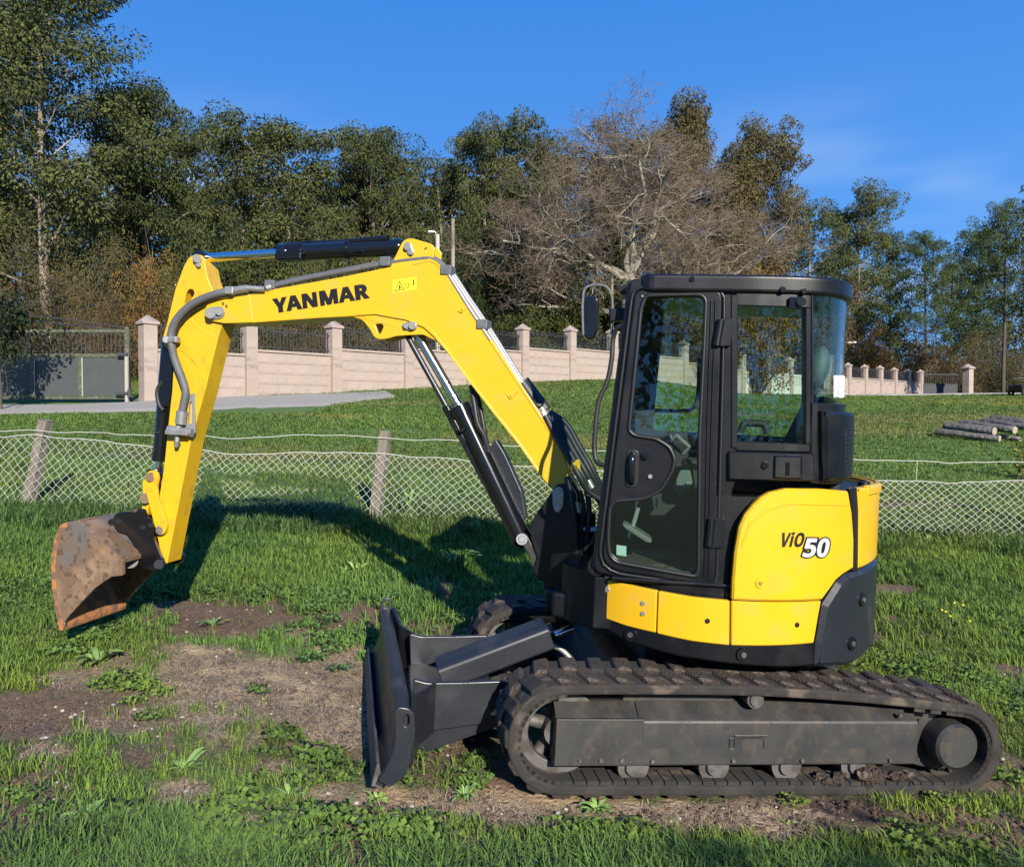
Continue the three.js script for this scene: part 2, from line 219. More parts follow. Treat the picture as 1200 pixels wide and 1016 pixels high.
{
  const lines = (near, far, step, grow) => { const a = []; let v = 0, s = step; while (v < far) { a.push(v); if (v > near) s *= grow; v += s; } return a; };
  const right = lines(4.5, 900, 0.04, 1.07), xs = [...right.slice(1).map((v) => -v).reverse(), ...right], zf = lines(7.2, 900, 0.04, 1.035).map((v) => -2.6 - v), zb = lines(0.5, 60, 0.3, 1.3).slice(1).map((v) => -2.6 + v).reverse();
  const zs = [...zb, ...zf], pos = [], col = [], idx = [], uv = [];
  for (const z of zs) for (const x of xs) {
    const near = z < 0 && z > -13 && Math.abs(x) < 9; let y = height(x, z);
    const [so, st] = near ? cover(x, z) : [0, 0];
    if (near) y += (so + st * 0.6) * 0.022 * (fbm(x * 8, z * 8, 3) - 0.6) + 0.012 * (fbm(x * 11, z * 11, 2) - 0.5);
    pos.push(x, y, z); uv.push(x, z);
    const f = fbm(x * 3, z * 3, 4), far = smooth(8, 16, -z);
    let c = mix3(shade.turf, shade.turfFar, far); c = mix3(c, shade.dryFar, far * 0.85 * smooth(0.5, 0.72, fbm(x * 0.25 + 5, z * 0.5, 4)));
    c = mix3(c, mix3(shade.soilDark, shade.soil, f), Math.max(so, near ? (0.35 + 0.5 * smooth(5.8, 5.0, -z) * smooth(0.8, 0.1, x)) * smooth(0.42, 0.66, f) : 0)); c = mix3(c, mix3(shade.straw, shade.soil, 0.7 * smooth(0.45, 0.7, fbm(x * 7, z * 7, 3))), st * 0.9);
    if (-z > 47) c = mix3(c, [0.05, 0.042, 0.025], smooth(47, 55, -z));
    const k = 0.8 + 0.4 * fbm(x * 17, z * 17, 3); col.push(c[0] * k, c[1] * k, c[2] * k);
  }
  const nx = xs.length; for (let j = 0; j < zs.length - 1; j++) for (let i = 0; i < nx - 1; i++) { const a = j * nx + i; idx.push(a, a + 1, a + nx, a + 1, a + nx + 1, a + nx); }
  const g = new THREE.BufferGeometry(); g.setIndex(idx); g.setAttribute('position', new THREE.Float32BufferAttribute(pos, 3)); g.setAttribute('color', new THREE.Float32BufferAttribute(col, 3)); g.setAttribute('uv', new THREE.Float32BufferAttribute(uv, 2)); g.computeVertexNormals();
  if (g.attributes.normal.getY(0) < 0) { for (let i = 0; i < idx.length; i += 3) { const t = idx[i]; idx[i] = idx[i + 1]; idx[i + 1] = t; } g.setIndex(idx); g.computeVertexNormals(); }
  const grain = paint(512, 1.7, (u, v) => { const a = 0.62 + 0.5 * fbm(u * 40, v * 40, 4, 40) + 0.28 * specks(u, v, 90, 0.94) - 0.25 * specks(u + 0.5, v, 70, 0.9); return [a, a, a * 0.98]; });
  const m = new THREE.Mesh(g, std({ vertexColors: true, map: grain, roughness: 1, bumpMap: grey(256, 2.5, (u, v) => fbm(u * 20, v * 20, 5, 20)), bumpScale: 0.012 })); m.name = 'ground'; m.userData = { kind: 'structure', label: 'grassy yard with patches of bare soil and dry straw' }; scene.add(m);
}
function ribbon(name, label, mat, left, right, lift) {   // a strip laid on the ground between two edges
  const pos = [], idx = [], n = 60, k = 10, at = (l, t) => { const f = t * (l.length - 1), i = Math.min(l.length - 2, Math.floor(f)); return [mix(l[i][0], l[i + 1][0], f - i), mix(l[i][1], l[i + 1][1], f - i)]; };
  for (let i = 0; i <= n; i++) for (let j = 0; j <= k; j++) { const a = at(left, i / n).slice(), b = at(right, i / n).slice(), e0 = 0.8 * (fbm(a[0] * 0.9, a[1] * 0.9, 3) - 0.5) + 0.5 * (fbm(i * 0.9, 3, 2) - 0.5); if (lift < 0.06) { a[1] += 0; b[1] += e0; } const x = mix(a[0], b[0], j / k), z = mix(a[1], b[1], j / k), e = (j === 0 || j === k) ? -0.02 : lift; pos.push(x, height(x, z) + e, z); }
  for (let i = 0; i < n; i++) for (let j = 0; j < k; j++) { const a = i * (k + 1) + j; idx.push(a, a + 1, a + k + 1, a + 1, a + k + 2, a + k + 1); }
  const g = new THREE.BufferGeometry(); g.setIndex(idx); g.setAttribute('position', new THREE.Float32BufferAttribute(pos, 3)); g.computeVertexNormals();
  const m = add(name, g, mat); m.userData = { kind: 'structure', label }; return m;
}
const gxz = (px, py) => { const p = ground(px, py); return [p.x, p.z]; };
ribbon('gravel_track', 'pale gravel track in front of the gate and the stone wall', M.gravel, [[-26, -23.6], [-12, -23.6], [-9.2, -25.6], [-7.2, -27.6], [-4.4, -29.4]], [[-26, -19.6], [-12, -19.8], [-7.8, -21.2], [-5.0, -23.2], [-3.6, -26.5]], 0.05);
ribbon('concrete_path', 'pale path along the far wall on the right', M.concrete, [[20.5, -56], [27, -57.6], [34, -56], [42, -52]], [[20.5, -54], [27, -55.2], [34, -53.2], [42, -49]], 0.09);

// far hills
{
  const g = new THREE.PlaneGeometry(1600, 1, 80, 12), p = g.attributes.position;
  for (let i = 0; i < p.count; i++) { const u = p.getX(i), t = p.getY(i) + 0.5; p.setXYZ(i, u, -5 + Math.sin(t * Math.PI / 2) * (30 + 34 * fbm(u * 0.006 + 3, 2, 4)), -620 - t * 160 + 10 * fbm(u * 0.05, t * 9, 3)); }
  g.computeVertexNormals(); const m = add('hills', g, std({ color: lin(0.03, 0.045, 0.03), roughness: 1 })); m.userData = { kind: 'structure', label: 'wooded hills far behind the trees' };
}

// ---------------------------------------------------------------- stone wall with iron railings, gate, balustrade
const wallDir = new THREE.Vector2(0.68, -0.733).normalize(), wall0 = new THREE.Vector2(-10.55, -24.75), BAY = 3.24;
{
  const t = thing('garden_wall', 'long pinkish stone wall with capped pillars and iron railings behind the lawn', 'wall', [wall0.x, 0, wall0.y], -Math.atan2(wallDir.y, wallDir.x));
  const hAt = (s, off = 0) => height(wall0.x + wallDir.x * s - wallDir.y * off, wall0.y + wallDir.y * s + wallDir.x * off);
  const capG = (w, y) => { const a = box(-w / 2 - 0.05, w / 2 + 0.05, y, y + 0.09, -w / 2 - 0.05, w / 2 + 0.05, 0.012), c = new THREE.ConeGeometry((w / 2 + 0.03) * Math.SQRT2, 0.2, 4).rotateY(Math.PI / 4).translate(0, y + 0.19, 0); return [a, c]; };
  const pillarG = merged([box(-0.2, 0.2, -1.2, 2.22, -0.2, 0.2, 0.015)]), capGeo = merged(capG(0.4, 2.22));
  const N = 21; reseed(11);
  const blocks = [0, 1, 2].map((i) => merged(box(-0.285, 0.285, -0.1665, 0.1665, -0.03, 0.062, 0.008)).translate(0, 0, i * 0.003));
  const tones = [M.stone, M.stone.clone(), M.stone.clone()]; tones[1].color.setRGB(0.95, 0.95, 0.955); tones[2].color.setRGB(1.0, 0.98, 0.96);
  for (let k = 0; k <= N; k++) {
    const s = k * BAY, y = hAt(s), p = new THREE.Mesh(pillarG, tones[k % 3]); p.name = numbered('pillar'); p.position.set(s, y, 0); t.add(p);
    const c = new THREE.Mesh(capGeo, M.stone); c.name = numbered('pillar_cap'); p.add(c);
    if (k === N) break;
    const s0 = s + 0.2, s1 = s + BAY - 0.2, L = s1 - s0, yb = hAt(s + BAY / 2), top = yb + 1.36;
    if (k >= 11 && k <= 13) {   // the stretch with the white balustrade
      add('wall_panel', box(s0, s1, yb - 0.6, yb + 0.45, -0.12, 0.12, 0.01), M.white, t);
      const r = add('rail', [box(s0, s1, yb + 1.22, yb + 1.36, -0.1, 0.1, 0.01), box(s0, s1, yb + 0.45, yb + 0.55, -0.13, 0.13, 0.01)], M.white, t);
      const bg = merged(box(-0.06, 0.06, 0, 0.67, -0.05, 0.05, 0.008));
      for (let i = 0; i < 12; i++) { const b = new THREE.Mesh(bg, M.white); b.name = numbered('baluster'); b.position.set(s0 + (i + 0.5) * L / 12, yb + 0.55, 0); r.add(b); }
    } else {
      const panel = add('wall_panel', box(s0, s1, yb - 1.2, top - 0.02, -0.105, 0.085, 0), k < 9 ? M.mortar : M.stone, t);
      if (k < 9) for (let r = 0; r < 5; r++) for (let i = 0; i < 6; i++) {
        let a = s0 + (i - (r % 2 ? 0.5 : 0)) * L / 5, b = a + L / 5; a = Math.max(a, s0); b = Math.min(b, s1); if (b - a < 0.12) continue;
        const m = new THREE.Mesh(blocks[Math.floor(rnd() * 3)], tones[Math.floor(rnd() * 3)]); m.name = numbered('stone_block'); m.scale.x = (b - a - 0.006) / 0.57; m.position.set((a + b) / 2, top - 0.2 - r * 0.34, 0.03); panel.add(m);
      }
      add('coping', box(s0, s1, top - 0.02, top + 0.055, -0.15, 0.15, 0.012), M.stone, t);
    }
    const rail = [], y0 = top + 0.055, n = Math.round(L / 0.125);
    rail.push(box(s0, s1, y0 + 0.1, y0 + 0.125, -0.015, 0.015, 0), box(s0, s1, y0 + 0.62, y0 + 0.65, -0.015, 0.015, 0));
    for (let i = 0; i < n; i++) { const x = s0 + (i + 0.5) * L / n; rail.push(box(x - 0.009, x + 0.009, y0, y0 + 0.72, -0.009, 0.009, 0), new THREE.ConeGeometry(0.022, 0.09, 4).translate(x, y0 + 0.76, 0)); }
    add('railing', rail, M.iron, t);
  }
}
{
  const gy = height(-13, -24.4) - 0.02, t = thing('metal_gate', 'dark green iron gate with grey panels beside the first wall pillar', 'gate', [-16.4, gy, -24.35], rad(0));
  const L = 5.45, base = 0.12, mid = 1.32, top = 2.02;
  add('frame', [box(0, L, base, base + 0.09, -0.03, 0.03), box(0, L, mid, mid + 0.1, -0.03, 0.03), box(0, L, top, top + 0.09, -0.03, 0.03), ...[0, 1, 2, 3, 4].map((i) => box(i * L / 4 - 0.05, i * L / 4 + 0.05, base, mid, -0.035, 0.035)), box(L - 0.07, L + 0.05, base, top + 0.15, -0.05, 0.05), box(-0.05, 0.07, base, top, -0.05, 0.05)], M.gateGreen, t);
  for (let i = 0; i < 4; i++) { add('panel', box(i * L / 4 + 0.06, (i + 1) * L / 4 - 0.06, base + 0.1, mid - 0.02, -0.012, 0.012, 0), M.gatePanel, t); add('pale_edge', [box(i * L / 4 + 0.055, i * L / 4 + 0.085, base + 0.1, mid - 0.01, 0.03, 0.042, 0)], M.gatePale, t); }
  const bars = []; for (let i = 0; i < 44; i++) { const x = 0.1 + i * (L - 0.2) / 43; bars.push(box(x - 0.01, x + 0.01, mid + 0.1, top + 0.02, -0.01, 0.01, 0), new THREE.ConeGeometry(0.03, 0.1, 5).translate(x, mid + 0.26, 0)); bars.push(new THREE.TorusGeometry(0.05, 0.008, 4, 8, Math.PI).translate(x + 0.06, top - 0.07, 0)); }
  add('railing', bars, M.iron, t);
  add('arch', [hose([[0.6, top + 0.35, 0], [2, top + 0.38, 0], [3.6, top + 0.25, 0], [L, top + 0.02, 0]], 0.025, 24, 5), hose([[0.6, top + 0.5, 0], [2, top + 0.53, 0], [3.8, top + 0.36, 0], [L, top + 0.12, 0]], 0.02, 24, 5)], M.iron, t);
  const gp = thing('gate_post', 'pale metal gate post with hinges beside the grey panels', 'post', [-10.92, gy, -24.2]);
  add('post', [box(-0.045, 0.045, 0, 1.42, -0.05, 0.05, 0.01)], M.gatePale, gp); add('hinge', [box(-0.3, 0.06, 0.25, 0.33, 0.03, 0.1), box(-0.24, 0.06, 1.35, 1.43, 0.03, 0.1), rod([0.1, 0.18, 0.08], [0.1, 0.4, 0.08], 0.05)], M.iron, gp);
}
// far end of the wall, on the right: gate, lone pillar
{
    const t = thing('gate_pillar', 'lone pale capped pillar past the far end of the wall', 'pillar', [34.2, height(34.2, -64), -64], 0.5);
  add('pillar_shaft', box(-0.27, 0.27, -0.5, 2.1, -0.27, 0.27, 0.02), M.stone, t); add('pillar_cap', [box(-0.36, 0.36, 2.1, 2.22, -0.36, 0.36, 0.015), new THREE.ConeGeometry(0.46, 0.26, 4).rotateY(Math.PI / 4).translate(0, 2.35, 0)], M.stone, t);
  const gx = 33.4, gz = -66.5, gy = height(gx, gz), g = thing('far_gate', 'small dark gate between the end of the wall and the lone pillar', 'gate', [gx, gy, gz], 0.2);
  add('panel', box(-1.5, 1.5, 0.15, 0.95, -0.03, 0.03), M.iron, g); add('frame', [box(-1.5, 1.5, 0.95, 1.03, -0.04, 0.04), box(-1.5, 1.5, 1.72, 1.8, -0.04, 0.04), ...[...Array(16)].map((_, i) => box(-1.45 + i * 0.193 - 0.012, -1.45 + i * 0.193 + 0.012, 1.0, 1.78, -0.012, 0.012, 0))], M.iron, g);
}

// ---------------------------------------------------------------- wire mesh fence
const fenceAt = (s) => { const x = s, z = -9.2 + 0.012 * s; return V(x, height(x, z), z); };   // s runs along the fence
{
  const t = thing('mesh_fence', 'sagging pale wire mesh fence on old wooden posts behind the excavator', 'fence');
  const posts = [[-9.2, 0.04, 0.08], [-5.28, 0.235, 0.05], [-1.49, 0.13, 0.03], [2.3, 0.05, 0.03], [6.1, 0.04, -0.03], [9.8, 0.03, 0.04]];
  reseed(21);
  for (const [s, lean, back] of posts) {
    const p = fenceAt(s), g = new THREE.BoxGeometry(0.105, 1.24, 0.105, 2, 8, 2), a = g.attributes.position;
    for (let i = 0; i < a.count; i++) a.setXYZ(i, a.getX(i) + 0.012 * (rnd() - 0.5), a.getY(i) + 0.37, a.getZ(i) + 0.012 * (rnd() - 0.5)); g.computeVertexNormals();
    const m = add('fence_post', g, M.wood, t); m.position.copy(p); m.rotation.set(-back, rr(-0.3, 0.3), -lean);
  }
  const edges = (s) => { let i = 0; while (i < posts.length - 2 && s > posts[i + 1][0]) i++; const u = clamp((s - posts[i][0]) / (posts[i + 1][0] - posts[i][0])), sag = 4 * u * (1 - u); return { sag, u, i }; };
  const P = (s, v) => { const { sag, u, i } = edges(s), g = fenceAt(s), top = mix(0.80, 0.70, smooth(-7, 3, s)) - 0.09 * sag + 0.05 * (fbm(s * 1.3, 4, 3) - 0.5), bot = -0.04 + 0.14 * fbm(s * 0.9, 8, 3) * sag; return V(g.x + lean(s) * v, g.y + mix(bot, top, v), g.z + 0.075 + 0.10 * (fbm(s * 1.1 + v * 3, v * 2.5 + 9, 3) - 0.5)); };
  function lean(s) { const { u, i } = edges(s); return 0.7 * mix(posts[i][1], posts[i + 1][1], u); }
  const strip = (pts, r) => { const pos = [], idx = []; pts.forEach((p, i) => { const d = pts[Math.min(pts.length - 1, i + 1)].clone().sub(pts[Math.max(0, i - 1)]).normalize(), a = V(-d.y, d.x, 0).normalize(), b = d.cross(a); for (let k = 0; k < 3; k++) { const t = k * 2.094 + 0.5; pos.push(p.x + r * (a.x * Math.cos(t) + b.x * Math.sin(t)), p.y + r * (a.y * Math.cos(t) + b.y * Math.sin(t)), p.z + r * (a.z * Math.cos(t) + b.z * Math.sin(t))); } if (i) for (let k = 0; k < 3; k++) { const q = (i - 1) * 3 + k, w = (i - 1) * 3 + (k + 1) % 3; idx.push(q, w, q + 3, w, w + 3, q + 3); } }); const g = new THREE.BufferGeometry(); g.setIndex(idx); g.setAttribute('position', new THREE.Float32BufferAttribute(pos, 3)); g.computeVertexNormals(); return g; };
  const net = [], cell = 0.092, rows = 16, S0 = -8.6, S1 = 8.6;
  for (let k = Math.floor(S0 / cell); k < S1 / cell; k++) for (const sgn of [1, -1]) { const pts = []; for (let r = 0; r <= rows; r++) { const s = (k + sgn * r / 2 + (sgn < 0 ? rows / 2 : 0)) * cell, j = 0.028; pts.push(P(clamp(s + j * (hash(k, r) - 0.5), S0, S1), r / rows)); } net.push(strip(pts, 0.0027)); }
  const line = (v, off, n = 260) => { const pts = []; for (let i = 0; i <= n; i++) { const s = mix(S0, S1, i / n), p = P(s, v); p.y += off(s); pts.push(p); } return pts; };
  net.push(strip(line(1, () => 0.004), 0.005));
  const w = add('wire_netting', net, M.wire, t); w.userData.kind = 'stuff';
  const hi = (s) => { const { sag, i, u } = edges(s); return (i < 2 ? mix(0.05, 0.17, smooth(-5.2, -1.6, s)) : 0.17) + 0.05 * sag; };
  add('top_wire', strip(line(1, hi), 0.0045), M.wire, t);
  for (const q of [4.28, -0.2, 5.9]) add('wire_tie', strip([P(q, 1), P(q, 1).add(V(0.01, hi(q), 0))], 0.003), M.wire, t);
}

// ---------------------------------------------------------------- log pile, lamps, poles, vehicle
{
  reseed(31);
  const logs = [   // near end (px, py), far end, radius, lift, label
    [1172, 514, 1098, 497, 0.07, 'lowest pale sided log at the front of the log pile'], [1166, 500, 1108, 485, 0.085, 'dark rough log resting on the front of the pile'],
    [1190, 498, 1128, 479, 0.085, 'thick log with a pale cut end in the middle of the pile'], [1216, 502, 1150, 477, 0.075, 'long sided log sloping down to the right of the pile'],
    [1230, 493, 1163, 474, 0.07, 'rearmost thin log on top of the pile'], [1196, 512, 1160, 506, 0.06, 'short broken log lying beside the pile']];
  logs.forEach(([ax, ay, bx, by, r, label], i) => {
    const g0 = ground(1172, 520), g1 = ground(1098, 503), near = -g0.z + [0, 0.12, 0.3, 0.42, 0.6, 0.35][i], run = 0.95 * [1, 1, 1.15, 1.3, 1.2, 0.5][i], to = (px, py, d) => { const q = sight(px, py); return q.multiplyScalar(d / -q.z).add(V(0, EYE, 0)); }, a = to(ax, ay, near), b = to(bx, by, near + run);
    for (const q of [a, b]) q.y = clamp(q.y, height(q.x, q.z) + r * 0.7, height(q.x, q.z) + r + [0.05, 0.14, 0.16, 0.2, 0.26, 0][i]);
    const o = thing('log', label, 'log', [a.x, a.y - r, a.z], 0, 'logs heaped on the lawn at the right'); const e = b.sub(a), L = e.length();
    const g = new THREE.CylinderGeometry(r, r * 0.94, L, 6, 10, true), p = g.attributes.position; for (let k = 0; k < p.count; k++) { const q = 1 + 0.45 * (fbm(p.getX(k) * 9 + i * 7, p.getY(k) * 2.5 + p.getZ(k) * 9, 3) - 0.5); p.setX(k, p.getX(k) * q); p.setZ(k, p.getZ(k) * q); } g.computeVertexNormals();
    const q = new THREE.Quaternion().setFromUnitVectors(V(0, 1, 0), e.clone().normalize()), place = (h) => h.rotateY(0.5 + i).scale(1, 1, 1).translate(0, L / 2, 0).applyQuaternion(q).translate(0, r, 0);
    add('bark', place(g), M.logBark, o); add('cut_end', place(new THREE.CylinderGeometry(r * 0.93, r * 0.93, 0.012, 6).translate(0, -L / 2, 0)), M.logEnd, o); add('cut_end', place(new THREE.CylinderGeometry(r * 0.99, r * 0.99, 0.012, 6).translate(0, L / 2, 0)), M.logEnd, o);
  });
  const spot = (px, d) => { const s = sight(px, 480), k = d / -s.z; return V(s.x * k, 0, s.z * k); };
  const pole = (name, label, px, d, top, r, mat, extra) => { const p = spot(px, d); const y = height(p.x, p.z), t = thing(name, label, 'pole', [p.x, y, p.z]); add('pole', rod([0, -0.3, 0], [0, EYE + (486 - top) / FOCAL * d - y, 0], r, r * 0.8, 10), mat, t); if (extra) extra(t, EYE + (486 - top) / FOCAL * d - y); return t; };
  pole('utility_pole', 'weathered wooden pole rising above the bend of the boom', 531, 40, 258, 0.11, M.barkPale);
  pole('utility_pole', 'thin brown wooden pole behind the cab mirror', 717, 47, 312, 0.1, M.barkPale);
  pole('street_lamp', 'grey street lamp with a small head beside the wooden pole', 513, 39, 276, 0.12, M.concrete, (t, y) => { add('lamp_arm', hose([[0, y - 0.1, 0], [-0.1, y + 0.1, 0.02], [-0.2, y + 0.12, 0.05]], 0.03, 8, 6), M.steel, t); add('lamp_head', box(-0.42, -0.12, y + 0.06, y + 0.16, -0.04, 0.16, 0.04), M.white, t); }).userData.category = 'street lamp';
  pole('street_lamp', 'street lamp with a flat white head right of the cab', 981, 58, 404, 0.06, M.steel, (t, y) => { add('lamp_arm', rod([0, y, 0], [0.6, y + 0.12, 0], 0.03), M.steel, t); add('lamp_head', box(0.5, 1.25, y + 0.08, y + 0.2, -0.15, 0.15, 0.04), M.white, t); }).userData.category = 'street lamp';
  // the small vehicle at the right edge
  const c = spot(1197, 50), y = height(c.x, c.z), t = thing('utility_cart', 'dark utility cart with a pale roof at the right edge beyond the logs', 'cart', [c.x + 0.2, y, c.z], 0.3);
  add('body', [ext([[-0.7, 0.25], [-0.72, 0.62], [-0.4, 0.7], [-0.3, 0.5], [0.25, 0.5], [0.3, 0.72], [0.8, 0.72], [0.85, 0.25]], -0.5, 0.5, { r: 0.08, bevel: 0.03 })], M.black, t);
  add('roof', [box(-0.35, 0.7, 1.0, 1.06, -0.5, 0.5, 0.03)], M.white, t); for (const g of [rod([-0.38, 0.6, 0.44], [-0.25, 1.0, 0.44], 0.025), rod([0.62, 0.6, 0.44], [0.6, 1.0, 0.44], 0.025), rod([-0.38, 0.6, -0.44], [-0.25, 1.0, -0.44], 0.025), rod([0.62, 0.6, -0.44], [0.6, 1.0, -0.44], 0.025)]) add('roof_post', g, M.iron, t);
  for (const [x, z] of [[-0.5, 0.46], [0.55, 0.46], [-0.5, -0.46], [0.55, -0.46]]) add('wheel', new THREE.TorusGeometry(0.16, 0.075, 8, 18).translate(x, 0.23, z), M.rubber, t);
}

// ---------------------------------------------------------------- excavator
const PIVOT = [1.065, 0, -5.01];
const excavator = thing('excavator', 'yellow and black compact tracked excavator with its bucket resting on the grass', 'excavator', PIVOT);
const toGroup = new THREE.Matrix4().makeTranslation(-PIVOT[0], 0, -PIVOT[2]);
const FU = makeFrame(PIVOT[0], PIVOT[2], 8, -3), FH = makeFrame(PIVOT[0], PIVOT[2], -10, -2);
const swing = V(-0.86, 0, 0).applyMatrix4(FH.m), FB = makeFrame(swing.x, swing.z, -11, -2);
for (const F of [FU, FH, FB]) F.local = toGroup.clone().multiply(F.m);
const part = (name, geos, mat, F) => add(name, geos, mat, excavator, F.local);   // a part, in the frame of its assembly; its sub-parts share that frame

// --- tracks
function trackPath(grow) {   // outline of the belt in (u, y), shrunk or grown
  const pts = [], ci = [-0.99, 0.246], ri = 0.258 + grow, cs = [1.01, 0.196], rs = 0.228 + grow;
  for (let i = 0; i <= 18; i++) { const a = Math.PI / 2 + Math.PI * i / 18; pts.push([ci[0] + ri * Math.cos(a), ci[1] + ri * Math.sin(a)]); }
  for (let i = 1; i < 16; i++) pts.push([mix(ci[0], cs[0], i / 16), mix(ci[1] - ri, cs[1] - rs, i / 16)]);
  for (let i = 0; i <= 18; i++) { const a = -Math.PI / 2 + Math.PI * i / 18; pts.push([cs[0] + rs * Math.cos(a), cs[1] + rs * Math.sin(a)]); }
  for (const [u, y] of [[0.75, 0.452], [0.5, 0.474], [0.25, 0.491], [-0.05, 0.505], [-0.3, 0.508], [-0.6, 0.508], [-0.8, 0.507]]) pts.push([u, y + grow]);
  return pts;
}
const LUG = (() => { const s = [[-0.05, 0], [0.05, 0], [0.036, 0.022], [-0.036, 0.022]], mk = (jit) => { const g = ext(s, -0.1, 0.1, { r: 0.008, bevel: 0.008 }), p = g.attributes.position; for (let i = 0; i < p.count; i++) { const z = p.getZ(i); p.setX(i, p.getX(i) + 0.16 * z * jit + 0.006 * (fbm(p.getX(i) * 40 + jit * 5, z * 30, 2) - 0.5)); p.setY(i, p.getY(i) + 0.012 * (fbm(p.getX(i) * 30 + jit, z * 26 + 3, 2) - 0.5)); } g.computeVertexNormals(); return merged(g); }; return [mk(1), mk(-1), mk(0.85), mk(-0.85)]; })();
reseed(5);
for (const side of [1, -1]) {
  const w0 = side > 0 ? 0.585 : -0.985, w1 = w0 + 0.4;
  const belt = part('rubber_track', [ext(trackPath(0), w0, w1, { bevel: 0.012, holes: [trackPath(-0.048)] })], M.rubber, FU);
  const path = trackPath(-0.004), seg = path.map((p, i) => { const q = path[(i + 1) % path.length]; return Math.hypot(q[0] - p[0], q[1] - p[1]); }), total = seg.reduce((a, b) => a + b), at = (s) => { s = ((s % total) + total) % total; let i = 0; while (s > seg[i]) { s -= seg[i]; i = (i + 1) % seg.length; } const p = path[i], q = path[(i + 1) % path.length], t = s / seg[i]; return { u: mix(p[0], q[0], t), y: mix(p[1], q[1], t), a: Math.atan2(q[1] - p[1], q[0] - p[0]) }; };
  const n = 40;
  for (let i = 0; i < n; i++) for (const row of [0, 1]) {
    const c = at((i + row * 0.5) * total / n), m = new THREE.Mesh(LUG[row + 2 * (i % 2)], rnd() < 0.72 ? M.mud : M.rubber); m.name = numbered('lug'); m.position.set(c.u, c.y, w0 + (row ? 0.115 : 0.285)); m.rotation.z = c.a + Math.PI; m.scale.set(rr(0.9, 1.1), rr(0.8, 1.15), row ? 1.1 : 1.08); belt.add(m);
  }
  const ip = trackPath(-0.05), ribs = [];
  for (let i = 0; i < ip.length; i++) { const p = ip[i], q = ip[(i + 1) % ip.length]; if (p[1] > 0.3 && Math.abs(p[0]) < 0.95) continue; const L = Math.hypot(q[0] - p[0], q[1] - p[1]), a = Math.atan2(q[1] - p[1], q[0] - p[0]), k = Math.max(1, Math.round(L / 0.075)); for (let j = 0; j < k; j++) for (const [a0, a1] of [[0.012, 0.15], [0.25, 0.388]]) ribs.push(new THREE.BoxGeometry(0.056, 0.022, a1 - a0).translate(0, 0.004, w0 + (a0 + a1) / 2).applyMatrix4(new THREE.Matrix4().makeRotationZ(a).setPosition(mix(p[0], q[0], (j + 0.5) / k), mix(p[1], q[1], (j + 0.5) / k), 0))); }
  add('inner_rib', ribs, M.rubber, belt).userData.kind = 'stuff';
  // frame inside the belt
  const s = side, W = (v) => (s > 0 ? v : -v), zb = (a, b) => [Math.min(W(a), W(b)), Math.max(W(a), W(b))];
  const yb = 0.115, yl = 0.325, yt = 0.395;
  const prof = (u0, u1, cut) => { const g = new THREE.ExtrudeGeometry(shapeOf([[0.66, yb], [0.955, yb], [0.955, yl], [0.86, yt], [0.66, yt]], 0.01), { depth: u1 - u0, bevelEnabled: false, curveSegments: 4 }); g.rotateY(-Math.PI / 2).translate(u1, 0, 0); if (s < 0) { g.scale(1, 1, -1); const ix = g.attributes.position; for (let i = 0; i < ix.count; i += 3) for (const at2 of ['position', 'normal']) { const A = g.attributes[at2], x = A.getX(i), y = A.getY(i), z = A.getZ(i); A.setXYZ(i, A.getX(i + 1), A.getY(i + 1), A.getZ(i + 1)); A.setXYZ(i + 1, x, y, z); } } return g; };
  const fr = part('track_frame', [prof(-0.62, 0.80), box(-0.9, 0.7, 0.2, 0.36, ...zb(0.6, 0.72))], M.plate, FU);
  add('cover_plate', [prof(-1.02, -0.625), box(-1.02, -0.60, yb + 0.002, yl + 0.012, ...zb(0.93, 0.958), 0.004)], M.plate, fr);
  add('top_guard', [ext([[-0.68, 0.385], [-0.68, 0.425], [-0.60, 0.45], [-0.22, 0.45], [-0.12, 0.418], [-0.12, 0.385]], ...zb(0.7, 0.86), { r: 0.02 })], M.plate, fr);
  add('access_cover', [ext([[-0.17, 0.245], [0.02, 0.245], [0.02, 0.265], [-0.15, 0.265], [-0.15, 0.20], [-0.17, 0.20]], ...zb(0.955, 0.962)), box(0, 0.02, 0.2, 0.25, ...zb(0.955, 0.962))], M.plate, fr);
  for (const [u, y] of [[-0.9, 0.145], [-0.8, 0.145], [-0.7, 0.145], [-0.55, 0.14], [-0.15, 0.14], [0.2, 0.14], [0.66, 0.14], [0.7, 0.36]]) add('bolt', rod([u, y, W(0.953)], [u, y, W(0.968)], 0.012, 0.01, 8), M.worn, fr);
  for (const u of [-0.63, -0.23, 0.14, 0.5]) add('roller', [rod([u, 0.1, W(0.63)], [u, 0.1, W(0.925)], 0.076, 0.076, 24), rod([u, 0.1, W(0.92)], [u, 0.1, W(0.945)], 0.045, 0.04, 18)], M.worn, fr);
  add('carrier_roller', [rod([-0.05, 0.43, W(0.68)], [-0.05, 0.43, W(0.95)], 0.042, 0.042, 20), rod([-0.05, 0.43, W(0.95)], [-0.05, 0.43, W(0.962)], 0.033, 0.03, 18), box(-0.08, -0.02, 0.34, 0.43, ...zb(0.74, 0.8))], M.worn, fr);
  const ring = (cx, cy, r0, r1, a, b) => { const sh = new THREE.Shape(); sh.absarc(cx, cy, r1, 0, Math.PI * 2); const h = new THREE.Path(); h.absarc(cx, cy, r0, 0, Math.PI * 2, true); sh.holes.push(h); return new THREE.ExtrudeGeometry(sh, { depth: b - a, bevelEnabled: true, bevelSize: 0.006, bevelThickness: 0.006, bevelSegments: 2, curveSegments: 26 }).translate(0, 0, a); };
